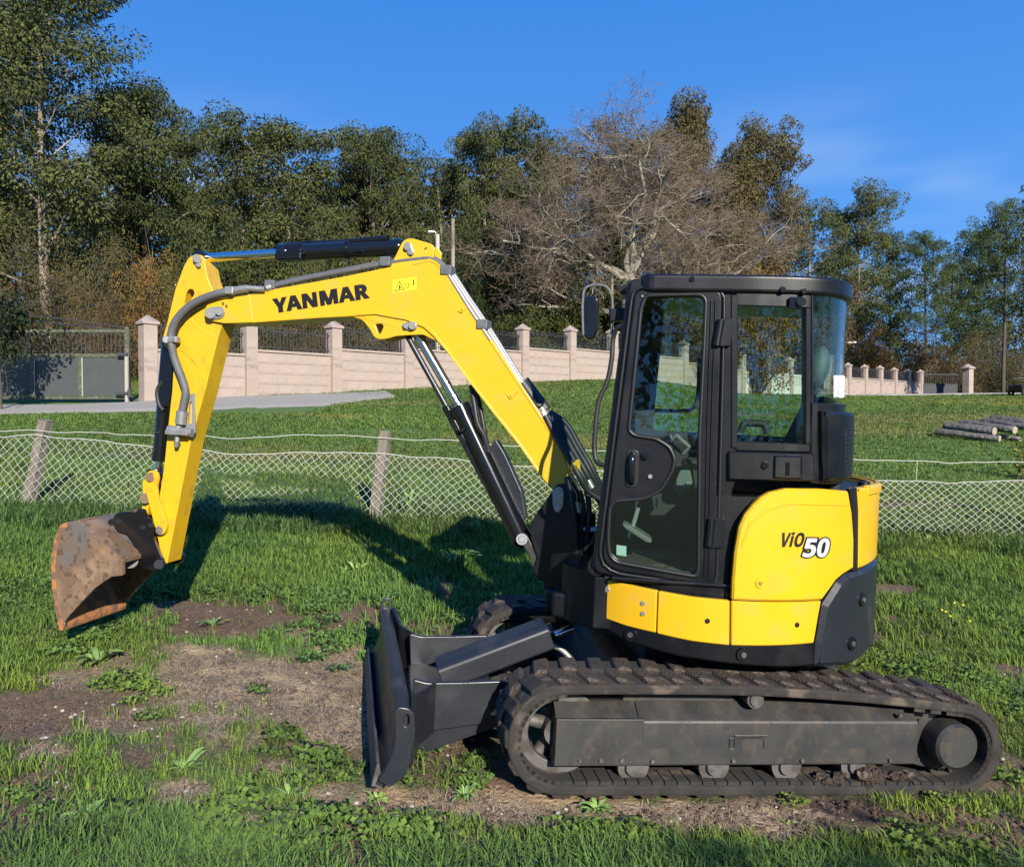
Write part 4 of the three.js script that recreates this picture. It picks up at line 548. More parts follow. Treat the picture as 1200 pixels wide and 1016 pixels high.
// door
{
  const dh = [[757, 347], [821, 345.5], [827.5, 351], [824, 430], [820, 510], [818.5, 668], [816, 675], [722, 658], [714.5, 650], [713, 630], [715, 595], [720, 587], [755, 584], [775, 574], [788, 552], [791, 538], [785, 524], [769, 514], [744, 510.5], [737, 505], [738.5, 492], [751.5, 362]];
  const outer = [[748, 340], [841, 339.5], [846, 347], [837, 683], [834, 686], [724, 669], [710, 661], [706, 649], [743.5, 347]];
  const door = part('cab_door', [ext(flat(outer), WS - 0.02, WS + 0.016, { r: 0.03, bevel: 0.009, holes: [flat(dh)], hr: 0.02 })], M.black, FH);
  const dp = shapeOf(flat(dh), 0.02).getPoints(4).map(([x, y]) => [x, y]).length ? shapeOf(flat(dh), 0.02).getPoints(4) : [];
  const ringCurve = (poly, r, w) => { const c = new THREE.CatmullRomCurve3(poly.map((p) => V(p.x, p.y, w)), true, 'centripetal'); return new THREE.TubeGeometry(c, poly.length * 2, r, 6, true); };
  add('window_seal', ringCurve(dp, 0.011, WS + 0.016), M.seal, door);
  add('door_seal', ringCurve(shapeOf(flat([[745.5, 337], [842, 336.5], [849, 346], [839.5, 687], [724, 672], [708, 664], [703, 650], [741, 346]]), 0.03).getPoints(4), 0.009, WS + 0.006), M.seal, door);
  add('door_glass', ext(flat(dh), WS - 0.006, WS - 0.001, { bevel: 0, r: 0.02 }), M.pane, door);
  add('door_rib', [hose([on3(FH, 834, 352, WS + 0.016), on3(FH, 829, 510, WS + 0.016), on3(FH, 826, 676, WS + 0.016)], 0.006, 20, 6), hose([on3(FH, 839, 352, WS + 0.016), on3(FH, 834, 510, WS + 0.016), on3(FH, 830.5, 677, WS + 0.016)], 0.006, 20, 6)], M.black, door);
  const rec = flat([[735, 529], [738, 527], [746, 527], [749, 530], [748, 567], [745, 571], [736, 571], [733, 567]]);
  add('door_handle', [ext(rec, WS + 0.013, WS + 0.024, { r: 0.02, bevel: 0.004 })], M.ink, door); add('handle_grip', [hose([on3(FH, 741, 532, WS + 0.024), on3(FH, 741, 536, WS + 0.05), on3(FH, 740.5, 560, WS + 0.05), on3(FH, 740.5, 566, WS + 0.024)], 0.014, 20, 10)], M.gloss, door);
  add('lock', [rod(on3(FH, 757, 533.5, WS + 0.014), on3(FH, 757, 533.5, WS + 0.034), 0.022, 0.02, 18), rod(on3(FH, 757, 533.5, WS + 0.034), on3(FH, 757, 533.5, WS + 0.045), 0.011, 0.01, 12)], M.gloss, door); add('bolt', [rod(on3(FH, 762, 558.5, WS + 0.014), on3(FH, 762, 558.5, WS + 0.026), 0.012, 0.01, 12), rod(on3(FH, 753, 347, WS + 0.014), on3(FH, 753, 347, WS + 0.024), 0.007, 0.006, 10)], M.steel, door);
  for (const [a, b] of [[[845, 375], [840, 405]], [[834, 608], [831, 640]]]) { const t = on3(FH, a[0], a[1], WS + 0.03), u = on3(FH, b[0], b[1], WS + 0.03); add('hinge', [rod(t, u, 0.019, 0.019, 14), ext(flat([[a[0] - 2, a[1] - 1], [a[0] + 15, a[1] - 2], [b[0] + 16, b[1] + 1], [b[0] + 1, b[1] + 2]]), WS + 0.004, WS + 0.03, { r: 0.008 })], M.black, door); }
  add('sticker', ext(flat([[722.5, 639], [734, 640.5], [734, 652.5], [722.5, 650.5]]), WS - 0.012, WS - 0.0105, { bevel: 0 }), std({ color: lin(0.30, 0.42, 0.40), roughness: 0.6 }), door);
  add('sill', [box(-0.46, 0.13, 0.965, 0.985, 0.80, 0.895, 0.008)], M.black, door);
}
// inside
{
  const seat = part('operator_seat', [box(0.0, 0.5, 1.28, 1.42, 0.12, 0.62, 0.05)], M.cloth, FH);
  add('backrest', [new RoundedBoxGeometry(0.13, 0.62, 0.48, 4, 0.05).rotateZ(-0.42).translate(0.47, 1.62, 0.4)], M.cloth, seat);
  add('headrest', [new THREE.SphereGeometry(0.1, 24, 16).scale(0.62, 1.2, 1.25).rotateZ(-0.25).translate(0.54, 2.06, 0.45)], M.greySeat, seat); add('headrest_post', [rod([0.52, 1.85, 0.38], [0.54, 2.0, 0.4], 0.012), rod([0.52, 1.85, 0.5], [0.54, 2.0, 0.5], 0.012)], M.dark, seat);
  add('armrest', [hose([on3(FH, 868, 508, 0.62), on3(FH, 872, 497, 0.62), on3(FH, 884, 496, 0.62), on3(FH, 896, 498, 0.62), on3(FH, 899, 508, 0.62)], 0.018)], M.dark, seat); add('side_console', box(0.02, 0.42, 1.4, 1.56, 0.58, 0.70, 0.04), M.dark, seat); add('side_console', box(-0.12, 0.4, 1.36, 1.55, -0.02, 0.12, 0.04), M.dark, seat);
  const con = part('control_console', [new RoundedBoxGeometry(0.13, 0.09, 0.12, 3, 0.02).rotateZ(0.5).translate(-0.22, 1.62, 0.2)], M.console, FH);
  add('monitor', new RoundedBoxGeometry(0.12, 0.075, 0.1, 3, 0.015).rotateZ(-0.7).translate(-0.14, 1.63, 0.22), M.console, con); add('monitor_screen', new RoundedBoxGeometry(0.085, 0.05, 0.02, 2, 0.006).rotateZ(-0.7).translate(-0.14, 1.63, 0.275), M.ink, con);
  for (const [u, w] of [[-0.04, 0.2], [-0.04, 0.64]]) { add('joystick', [rod([u + 0.03, 1.42, w], [u, 1.62, w], 0.012, 0.012, 10), new THREE.SphereGeometry(0.03, 14, 10).scale(1, 1.4, 1).translate(u - 0.004, 1.65, w)], M.dark, con); }
  const lev = part('travel_lever', [rod(on3(FH, 748, 595, 0.5), on3(FH, 738, 630, 0.5), 0.012), rod(on3(FH, 748, 595, 0.4), on3(FH, 738, 630, 0.4), 0.012)], M.steel, FH);
  add('pedal', [ext(outline(FH, 0.5, [[730, 611], [738, 614], [764, 630], [764, 634], [758, 633], [732, 616]]), 0.44, 0.58, { r: 0.01 })], M.console, lev); add('pedal_bracket', [ext(outline(FH, 0.5, [[735, 620], [742, 616], [747, 626], [741, 634], [736, 632]]), 0.46, 0.5, { r: 0.01 })], M.greySeat, lev);
  add('valve_block', [ext(outline(FH, 0.3, [[797, 551], [809, 551], [812, 566], [797, 581], [789, 572]]), 0.27, 0.32, { r: 0.01 })], M.greySeat, lev); add('knob', [rod(on3(FH, 807, 567, 0.32), on3(FH, 807, 567, 0.34), 0.012), rod(on3(FH, 769, 584, 0.4), on3(FH, 768, 594, 0.4), 0.011)], M.steel, lev);
  add('floor_mat', [box(-0.46, -0.02, 1.0, 1.014, 0.1, 0.8, 0.006)], M.mud, lev);
}
// mirror and grab rail
{
  const w = 0.72, m = part('mirror', [ext(outline(FH, w, [[684, 350], [688, 346], [699, 347], [702, 352], [702, 384], [698, 396], [690, 399], [684, 396], [682.5, 385]]), w - 0.05, w + 0.005, { r: 0.02, bevel: 0.012 })], M.gloss, FH);
  add('mirror_back', ext(outline(FH, w, [[687, 352], [697, 350.5], [699, 384], [695, 393], [687.5, 393]]), w + 0.004, w + 0.008, { r: 0.02, bevel: 0.001 }), M.gloss, m);
  add('mirror_arm', hose([on3(FH, 683.5, 392, w), on3(FH, 683, 352, w), on3(FH, 686, 338, w), on3(FH, 697, 334, w), on3(FH, 710, 336, w), on3(FH, 716.5, 346, w), on3(FH, 717, 392, w)], 0.0075, 60, 8), M.greyHose, m); add('mirror_bracket', [ext(outline(FH, w, [[715, 363], [732, 361], [735, 376], [716, 377]]), w - 0.02, w + 0.03, { r: 0.01 }), ext(outline(FH, w, [[722, 336], [741, 334], [741, 347], [727, 345]]), w - 0.2, w + 0.02, { r: 0.01 })], M.black, m);
  part('grab_rail', hose([on3(FH, 735, 381, 0.84), on3(FH, 724, 384, 0.82), on3(FH, 719, 395, 0.8), on3(FH, 717, 420, 0.8), on3(FH, 712, 446, 0.8), on3(FH, 702, 470, 0.8), on3(FH, 698, 500, 0.8), on3(FH, 697, 530, 0.8), on3(FH, 700, 541, 0.81), on3(FH, 712, 547, 0.84)], 0.0125, 90, 8), M.hose, FH);
}

// --- swing post
const b0 = (x, y) => on3(FB, x, y, 0), bw = (x, y, w) => on3(FB, x, y, w);
{
  const P = (l, w) => outline(FB, w, l);
  const sp = part('swing_post', [
    ext(P([[638.5, 588], [652, 568], [668, 566], [676, 580], [674, 640], [672, 700], [650, 700], [643, 683], [634, 681], [623.5, 668], [630, 653], [622, 631], [621, 616], [630, 599]], 0.125), 0.085, 0.125, { r: 0.02 }),
    ext(P([[638.5, 588], [652, 568], [668, 566], [676, 580], [674, 640], [672, 700], [650, 700], [643, 683], [634, 681], [623.5, 668], [630, 653], [622, 631], [621, 616], [630, 599]], 0.125), -0.125, -0.085, { r: 0.02 }),
    ext(P([[640, 640], [676, 640], [690, 705], [650, 705], [640, 684]], 0), -0.1, 0.1, { r: 0.02 }), rod(b0(682, 600), b0(680, 700), 0.085, 0.085, 24), box(-0.02, 0.35, 0.62, 0.78, -0.16, 0.16, 0.03)], M.black, FB);
  add('cylinder_lug', [ext(P([[605.5, 629], [608, 625], [613, 624.5], [618, 628], [630, 650], [642, 672], [642, 682], [634, 681], [624.5, 670], [622, 652]], 0.1), 0.075, 0.105, { r: 0.012 }), ext(P([[605.5, 629], [613, 624.5], [618, 628], [630, 650], [642, 672], [634, 681], [624.5, 670]], 0.1), -0.105, -0.075, { r: 0.012 })], M.plate, sp);
  add('pivot_pin', [ext(P([[647, 576], [652, 570.5], [658, 570.5], [661.5, 576], [660, 594], [655.5, 601], [650, 600], [648, 593]], 0.14), 0.13, 0.146, { r: 0.02 }), rod(bw(654.5, 580, 0.14), bw(654.5, 580, 0.165), 0.027), rod(bw(653.5, 594, 0.14), bw(653.5, 594, 0.158), 0.018)], M.steel, sp);
  add('cylinder_pin', [rod(bw(611.5, 632, -0.12), bw(611.5, 632, 0.122), 0.034, 0.034, 20), rod(bw(611.5, 632, 0.122), bw(611.5, 632, 0.13), 0.022, 0.018, 16)], M.steel, sp);
}
// --- boom
const lettering = await new FontLoader().loadAsync('fonts/droid/droid_sans_bold.typeface.json');
{
  const W = 0.1, P = (l, w = W) => outline(FB, w, l);
  const main = [[259, 350], [269, 348.5], [292, 344], [316, 339.5], [400, 324.5], [460, 312], [483, 309], [503, 303], [510.7, 306], [527, 322], [547.6, 356], [568, 386], [589, 418], [612.6, 453.5], [636, 489], [659.5, 524], [663, 540], [670, 565], [660, 575], [647, 574], [633, 557], [606.7, 520], [577, 483], [547.6, 444.7], [521, 409], [508, 394], [497, 384], [476, 375], [440, 368], [409, 371], [370, 373], [295, 378.5], [259, 378.5], [256, 364]];
  const boom = part('boom', [ext(P(main), -W, W, { r: 0.012, bevel: 0.006 })], M.yellow, FB);
  const br = [[405, 368], [414, 371.5], [424, 375], [433, 386], [437, 394], [443, 397.6], [452, 397], [463, 393.8], [479, 392.6], [495, 392], [510, 399], [523, 413], [529, 419], [521, 409], [508, 392], [494, 381], [474, 372.5], [440, 366]];
  for (const s of [1, -1]) add('cylinder_bracket', ext(P(br), s > 0 ? W - 0.035 : -W + 0.008, s > 0 ? W - 0.008 : -W + 0.035, { r: 0.012, holes: [P([[438.5, 379.5], [446.5, 379], [449, 382], [445, 391], [442.5, 391]])], hr: 0.012 }), M.yellow, boom);
  const ear = [[456, 316], [462, 303], [471, 284], [477, 279.5], [484, 279.5], [506, 286], [509.5, 291], [508, 303], [490, 312]];
  for (const s of [1, -1]) add('cylinder_ear', ext(P(ear, 0.085), s > 0 ? 0.062 : -0.088, s > 0 ? 0.088 : -0.062, { r: 0.012, holes: [P([[496.5, 291], [499, 289], [502, 290], [502.5, 294], [499.5, 296.5], [497, 294.5]], 0.085)], hr: 0.006 }), M.yellow, boom);
  add('pin_plate', [ext(P([[472.5, 286], [476, 283], [481, 284.5], [485, 296], [483, 299.5], [478, 299]], 0.1), 0.088, 0.1, { r: 0.01 }), rod(bw(477, 289, -0.11), bw(477, 289, 0.112), 0.021), rod(bw(482, 296, 0.098), bw(482, 296, 0.11), 0.012)], M.steel, boom);
  add('pin_plate', [ext(P([[470.5, 381], [472, 378.5], [483, 376.3], [488, 379], [488, 384.5], [484, 387], [473, 386]], 0.11), 0.094, 0.108, { r: 0.012 }), rod(bw(483, 381.5, -0.11), bw(483, 381.5, 0.122), 0.023), rod(bw(475, 382.5, 0.104), bw(475, 382.5, 0.118), 0.012)], M.steel, boom);
  add('pin_plate', [ext(P([[240, 364], [243, 360], [257, 358.5], [262, 362], [262, 368], [258, 373], [246, 375], [241, 371]], 0.125), 0.104, 0.118, { r: 0.016 }), rod(bw(246, 367, 0.1), bw(246, 367, 0.145), 0.036, 0.033, 22), rod(bw(256.5, 365.5, 0.11), bw(256.5, 365.5, 0.135), 0.022)], M.steel, boom);
  add('fork_plate', [ext(P([[240, 360], [246, 352.5], [258, 349.5], [292, 344], [296, 378], [262, 379], [246, 376], [240, 370]], 0.105), 0.094, 0.106, { r: 0.02 }), ext(P([[240, 360], [246, 352.5], [258, 349.5], [292, 344], [296, 378], [262, 379], [246, 376], [240, 370]], 0.105), -0.106, -0.094, { r: 0.02 })], M.yellow, boom);
  for (const [x, y] of [[261, 355], [265, 358]]) add('grease_fitting', rod(bw(x, y, 0.1), bw(x, y, 0.122), 0.008, 0.006, 8), M.worn, boom);
  for (const [a, b, c] of [[[536, 364], [541, 366], [545, 361]], [[594, 462], [598, 467], [607, 459]]]) add('stiffener', [rod(bw(...a, W), bw(...b, W + 0.004), 0.005), rod(bw(...b, W + 0.004), bw(...c, W + 0.004), 0.005), rod(bw(b[0] + 1.5, b[1] - 4, W), bw(b[0] + 1.5, b[1] - 4, W + 0.012), 0.008)], M.armYellow, boom);
  // the lower flange stands proud of the web
  const fl = [[418, 366.5], [440, 364.6], [462, 365.3], [478, 369], [494, 377], [508, 388], [521, 405], [548, 441], [578, 479.5], [608, 517], [634, 553.5], [633, 557], [606.7, 520], [577, 483], [547.6, 444.7], [521, 409], [508, 394], [497, 384], [476, 375], [440, 368.5], [420, 369.5]];
  add('flange', ext(P(fl), W - 0.004, W + 0.004, { bevel: 0.002 }), M.yellow, boom);
  add('flange', ext(P([[484, 311], [503, 306], [510, 309], [526, 325], [546, 359], [566, 389], [611, 457], [634, 492], [657, 526], [659.5, 524], [636, 489], [612.6, 453.5], [568, 386], [547.6, 356], [527, 322], [510.7, 306], [503, 303], [483, 309]]), W - 0.004, W + 0.004, { bevel: 0.002 }), M.yellow, boom);
  // lettering
  const text = (str, x0, y0, x1, y1, hgt, w, depth, bold, shear = 0) => {
    const a = on(FB, x0, y0, w), b = on(FB, x1, y1, w), g = new TextGeometry(str, { font: lettering, size: 1, depth: 0.02, curveSegments: 5, bevelEnabled: true, bevelSize: bold, bevelThickness: 0.005, bevelSegments: 1 });
    g.computeBoundingBox(); const B = g.boundingBox, L = Math.hypot(b[0] - a[0], b[1] - a[1]), h = Math.abs(on(FB, x0, y0, w)[1] - on(FB, x0, y0 - hgt, w)[1]);
    g.translate(-B.min.x, -B.min.y, -B.min.z).applyMatrix4(new THREE.Matrix4().makeShear(0, 0, shear, 0, 0, 0)).scale(L / (B.max.x - B.min.x), h / (B.max.y - B.min.y), depth / (B.max.z - B.min.z)); g.rotateZ(Math.atan2(b[1] - a[1], b[0] - a[0])).translate(a[0], a[1], w); return g; };
  add('lettering', text('YANMAR', 320.5, 367.5, 433.5, 349.5, 17.5, W + 0.0005, 0.002, 0.05), M.ink, boom);
  const c = document.createElement('canvas'); c.width = 256; c.height = 128; const x = c.getContext('2d'); x.fillStyle = '#e6cb1e'; x.fillRect(0, 0, 256, 128); x.strokeStyle = '#222'; x.lineWidth = 7; x.beginPath(); x.moveTo(24, 108); x.lineTo(72, 22); x.lineTo(120, 108); x.closePath(); x.stroke(); x.fillStyle = '#222'; x.beginPath(); x.arc(72, 66, 9, 0, 7); x.fill(); x.fillRect(66, 74, 12, 22); x.beginPath(); x.moveTo(56, 98); x.lineTo(90, 74); x.lineTo(94, 82); x.lineTo(62, 104); x.fill(); x.lineWidth = 5; x.strokeRect(138, 50, 30, 46); x.beginPath(); x.moveTo(168, 72); x.lineTo(206, 72); x.stroke(); x.fillRect(216, 40, 14, 40); x.beginPath(); x.arc(223, 30, 9, 0, 7); x.fill();
  const tex = new THREE.CanvasTexture(c); tex.colorSpace = THREE.SRGBColorSpace;
  const q = [bw(460.5, 343.5, W + 0.0015), bw(488.5, 339, W + 0.0015), bw(488, 324.5, W + 0.0015), bw(460, 328, W + 0.0015)], g = new THREE.BufferGeometry(); g.setAttribute('position', new THREE.Float32BufferAttribute([q[0], q[1], q[2], q[0], q[2], q[3]].flatMap((v) => v.toArray()), 3)); g.setAttribute('uv', new THREE.Float32BufferAttribute([0, 0, 1, 0, 1, 1, 0, 0, 1, 1, 0, 1], 2)); g.computeVertexNormals();
  const lab = new THREE.Mesh(g, std({ map: tex, roughness: 0.5 })); lab.name = numbered('warning_label'); boom.add(lab);
  // pipes and hoses
  const run = (list, r, w) => hose(list.map(([a, b, c]) => bw(a, b, c ?? w)), r, list.length * 10, 10);
  add('hydraulic_pipe', [run([[316, 336], [360, 326], [400, 318.5], [460, 307.5], [490, 303.5], [505, 303], [515, 308], [522, 316]], 0.016, 0.075), run([[320, 333], [360, 324], [400, 316.5], [460, 305], [490, 302], [506, 301.5], [517, 307], [524, 316]], 0.012, 0.03)], M.greyHose, boom);
  add('hydraulic_pipe', [run([[526, 318], [545, 347], [566, 378], [590, 416], [606, 441], [614, 452]], 0.017, 0.05), run([[530, 319], [548, 347], [569, 378], [593, 416], [609, 441], [617, 452]], 0.014, 0.01), run([[520, 312], [530, 329], [550, 361], [575, 399]], 0.012, 0.095)], M.pipe, boom);
  add('pipe_clamp', [[567, 381], [525, 318], [454, 308], [320, 335]].map(([a, b]) => box(-0.035, 0.035, -0.03, 0.03, -0.06, 0.06, 0.008).translate(...bw(a, b, 0.05).toArray())), M.greyHose, boom);
  add('hose_sleeve', [run([[612, 449], [622, 463], [632, 477]], 0.04, 0.05), run([[614, 446], [626, 462], [640, 480]], 0.034, 0.0)], M.hose, boom);
  add('hose_joint', [run([[634, 478], [641, 489], [646, 496]], 0.022, 0.07), run([[640, 482], [648, 496], [652, 504]], 0.016, 0.03), run([[636, 484], [642, 494], [648, 505]], 0.014, 0.1)], M.steel, boom);
  const hs = part('hydraulic_hose', [[0.07, 0, 0], [0.03, 4, -3], [-0.02, 8, -6], [0.1, -3, 2], [-0.06, 11, -9]].map(([w, dx, dy]) => run([[640 + dx * 0.4, 486 + dy * 0.3, w], [652 + dx, 505 + dy, w], [668 + dx, 532 + dy, w + 0.03], [682 + dx, 556 + dy, w + 0.05], [692 + dx, 574 + dy * 0.4, w + 0.02], [706, 590 + dx, w - 0.02]], 0.019)), M.hose, FB);
  add('hose_loop', [run([[668, 556, 0.12], [678, 572, 0.16], [684, 596, 0.14], [680, 625, 0.1]], 0.014), run([[682, 552, 0.05], [690, 590, 0.12], [688, 630, 0.1], [684, 660, 0.06]], 0.017), run([[664, 560, 0.1], [671, 590, 0.16], [676, 640, 0.12], [672, 675, 0.06]], 0.016)], M.hose, hs);
  add('hose_clamp', [box(-0.05, 0.05, -0.012, 0.012, -0.02, 0.06, 0.006).rotateZ(0.8).translate(...bw(672, 546, 0.1).toArray()), rod(bw(677, 541, 0.14), bw(677, 552, 0.14), 0.016)], M.armYellow, hs);
  for (const g of [rod(bw(676, 588, 0.15), bw(679, 600, 0.15), 0.016), rod(bw(684, 620, 0.1), bw(700, 621, 0.1), 0.018), rod(bw(689, 563, 0.1), bw(694, 572, 0.1), 0.02)]) add('hose_fitting', g, M.steel, hs);
  part('cylinder_hose', [run([[552, 452, 0.02], [556, 475, 0.05], [560, 497, 0.06], [567, 510, 0.05], [573, 530, 0.03]], 0.016), run([[556, 450, -0.02], [561, 470, 0], [566, 495, 0.02], [570, 520, 0.02]], 0.014)], M.hose, FB);
}
// --- arm
{
  const W = 0.082, P = (l, w = W) => outline(FB, w, l);
  const face = [[215, 311], [221, 301], [229, 297.5], [236, 299], [239.5, 308], [243, 326], [251, 345], [262, 372], [258.5, 385], [256, 393], [249, 420], [240, 457], [223, 517], [209, 590], [195, 661.5], [191, 658], [187, 646], [181.5, 617], [182, 605], [188, 570], [192, 543], [196.4, 499], [201, 458], [203, 424], [199, 412], [191, 405], [189.5, 397], [195, 379], [204.7, 339]];
  const arm = part('arm', [ext(P(face), -W, W, { r: 0.016, bevel: 0.006, holes: [P([[214.5, 358], [217.5, 342], [221, 337], [227, 338], [229, 344], [222, 356]])], hr: 0.02 })], M.armYellow, FB);
  add('gusset', ext(P([[252, 392], [240, 388], [228, 377], [221, 369], [214, 383], [203, 410], [214, 412], [232, 430], [232, 470], [222, 516], [238, 458]]), W - 0.004, W + 0.004, { r: 0.03, bevel: 0.003 }), M.armYellow, arm);
  add('pin_plate', [ext(P([[225.5, 301.5], [229, 297.8], [233.5, 298.5], [235.5, 305], [235, 313], [232, 315], [229, 310]], W), W + 0.002, W + 0.014, { r: 0.016 }), rod(bw(230.5, 303, -W - 0.02), bw(230.5, 303, W + 0.026), 0.026), rod(bw(232.5, 310.5, W), bw(232.5, 310.5, W + 0.022), 0.013)], M.steel, arm);
  add('lower_pin', [rod(bw(188, 621, -W - 0.03), bw(188, 621, W + 0.035), 0.034, 0.032, 20), rod(bw(188, 621, W + 0.03), bw(188, 621, W + 0.042), 0.018)], M.worn, arm);
  // hose down the side with its bracket
  const run = (list, r) => hose(list.map(([a, b, c]) => bw(a, b, c)), r, list.length * 10, 12);
  add('hose', [run([[271, 341, 0.13], [255, 344, 0.14], [237, 350, 0.145], [219, 361, 0.14], [205, 377, 0.135], [200, 392, 0.13], [201, 406, 0.13], [205, 423, 0.12], [213, 444, 0.12], [217, 458, 0.12], [216, 468, 0.12], [213, 482, 0.12], [211, 498, 0.12]], 0.025)], M.greyHose, arm);
  add('hose', [run([[268, 345, 0.115], [250, 349, 0.12], [236, 356, 0.12], [222, 366, 0.115], [208, 382, 0.11], [203, 398, 0.105]], 0.014)], M.hose, arm);
  add('hose_end', [rod(bw(310, 339, 0.115), bw(288, 337.5, 0.13), 0.018), rod(bw(290, 338, 0.13), bw(270, 341, 0.13), 0.024), box(-0.03, 0.03, -0.025, 0.025, -0.04, 0.04, 0.008).translate(...bw(271, 341, 0.12).toArray()), rod(bw(312, 338, 0.1), bw(318, 336, 0.09), 0.024)], M.pipe, arm);
  add('hose_clip', [rod(bw(193, 398.5, 0.1), bw(206, 397.5, 0.15), 0.02), box(-0.05, 0.05, -0.02, 0.02, -0.02, 0.03, 0.006).translate(...bw(201, 398, 0.13).toArray()), rod(bw(194, 398, 0.15), bw(194, 398, 0.165), 0.02)], M.pipe, arm);
  add('pipe_bracket', [ext(P([[222, 462], [227, 460], [228, 508], [210, 512], [209, 502], [216, 501], [219, 496]], 0.1), 0.084, 0.1, { r: 0.01, holes: [P([[221, 472], [225, 469], [225, 497], [219.5, 497]], 0.1)] })], M.steel, arm);
  add('pipe_valve', [rod(bw(213, 482, 0.125), bw(211, 497, 0.125), 0.036, 0.034, 14), rod(bw(197, 503, 0.12), bw(225, 507.5, 0.12), 0.027, 0.027, 14), rod(bw(209, 498, 0.12), bw(206.5, 522, 0.13), 0.02, 0.015, 14), rod(bw(207, 517, 0.13), bw(206, 524, 0.13), 0.022, 0.012, 14), box(-0.08, 0.08, -0.014, 0.014, -0.02, 0.06, 0.004).translate(...bw(212, 507, 0.11).toArray())], M.pipe, arm);
}
// --- cylinders
function cylinder(name, root, joint, rodEnd, r, rr0, extras) {
  const a = b0(...root), j = b0(...joint), e = b0(...rodEnd), dir = j.clone().sub(a).normalize();
  const c = part(name, [rod(a, j, r, r, 30), rod(j.clone().addScaledVector(dir, -0.05), j.clone().addScaledVector(dir, 0.012), r * 1.12, r * 1.12, 30), new THREE.SphereGeometry(r * 1.05, 20, 14).translate(a.x, a.y, a.z)], M.gloss, FB);
  add('rod', [rod(j, e, rr0, rr0, 24)], M.chrome, c);
  add('rod_eye', [rod(e.clone().add(V(0, 0, -0.06)), e.clone().add(V(0, 0, 0.06)), r * 0.85, r * 0.85, 22)], M.gloss, c);
  if (extras) extras(c, a, j, e, dir); return c;
}
cylinder('arm_cylinder', [466, 290], [330, 296.8], [238, 302.5], 0.054, 0.03, (c) => {
  const run = (l, r, w) => hose(l.map(([x, y]) => bw(x, y, w)), r, l.length * 8, 10);
  add('cushion_block', [rod(b0(340, 296), b0(353, 295.3), 0.06, 0.06, 24), box(-0.09, 0.09, -0.025, 0.025, -0.02, 0.04, 0.012).rotateZ(0.02).translate(...bw(340, 301, 0.05).toArray())], M.black, c);
  add('steel_line', [run([[322, 289], [345, 286], [400, 283], [452, 280]], 0.014, -0.02), run([[410, 283.5], [436, 281], [455, 279.5]], 0.02, 0.02), run([[410, 296], [422, 293.5], [428, 296]], 0.012, 0.06)], M.black, c);
  for (const g of [rod(b0(353, 295.5), b0(356, 295.3), 0.058), rod(b0(406, 293), b0(409, 292.8), 0.06)]) add('band', g, M.black, c);
});
cylinder('boom_cylinder', [610.5, 630], [539, 478], [484, 383], 0.062, 0.031, (c, a, j) => {
  const run = (l, r, w) => hose(l.map(([x, y]) => bw(x, y, w)), r, l.length * 8, 10);
  add('rod_guard', [ext(outline(FB, 0.06, [[516, 478], [523, 475], [595, 614], [590, 616]]), -0.05, 0.035, { r: 0.008 })], M.black, c);
  add('guard_bar', [rod(bw(474, 388, 0.03), bw(523, 476, 0.03), 0.018)], M.navy, c);
  add('side_cover', [ext(outline(FB, -0.05, [[570, 530], [582, 515], [592, 531], [612, 575], [617, 606], [610, 614], [598, 600]]), -0.11, -0.02, { r: 0.01 })], M.navy, c);
  add('steel_line', [run([[533, 503], [541, 505], [545, 500]], 0.01, 0.07), run([[556, 500], [562, 508], [590, 560], [604, 590]], 0.013, -0.04)], M.black, c); void a; void j;
});
cylinder('bucket_cylinder', [197, 402], [186.5, 538], [183.2, 556], 0.045, 0.025, (c) => {
  const run = (l, r, w) => hose(l.map(([x, y]) => bw(x, y, w)), r, l.length * 8, 10);
  add('hose_guard', [ext(outline(FB, 0.05, [[189, 416], [198, 409], [203, 420], [200, 470], [191, 478], [184.5, 468]]), 0.0, 0.062, { r: 0.02 })], M.gloss, c);
  add('hose', [run([[190, 446], [184, 458], [186, 474], [191, 481]], 0.014, 0.06), run([[181, 507], [188, 507]], 0.01, 0.04)], M.hose, c);
});
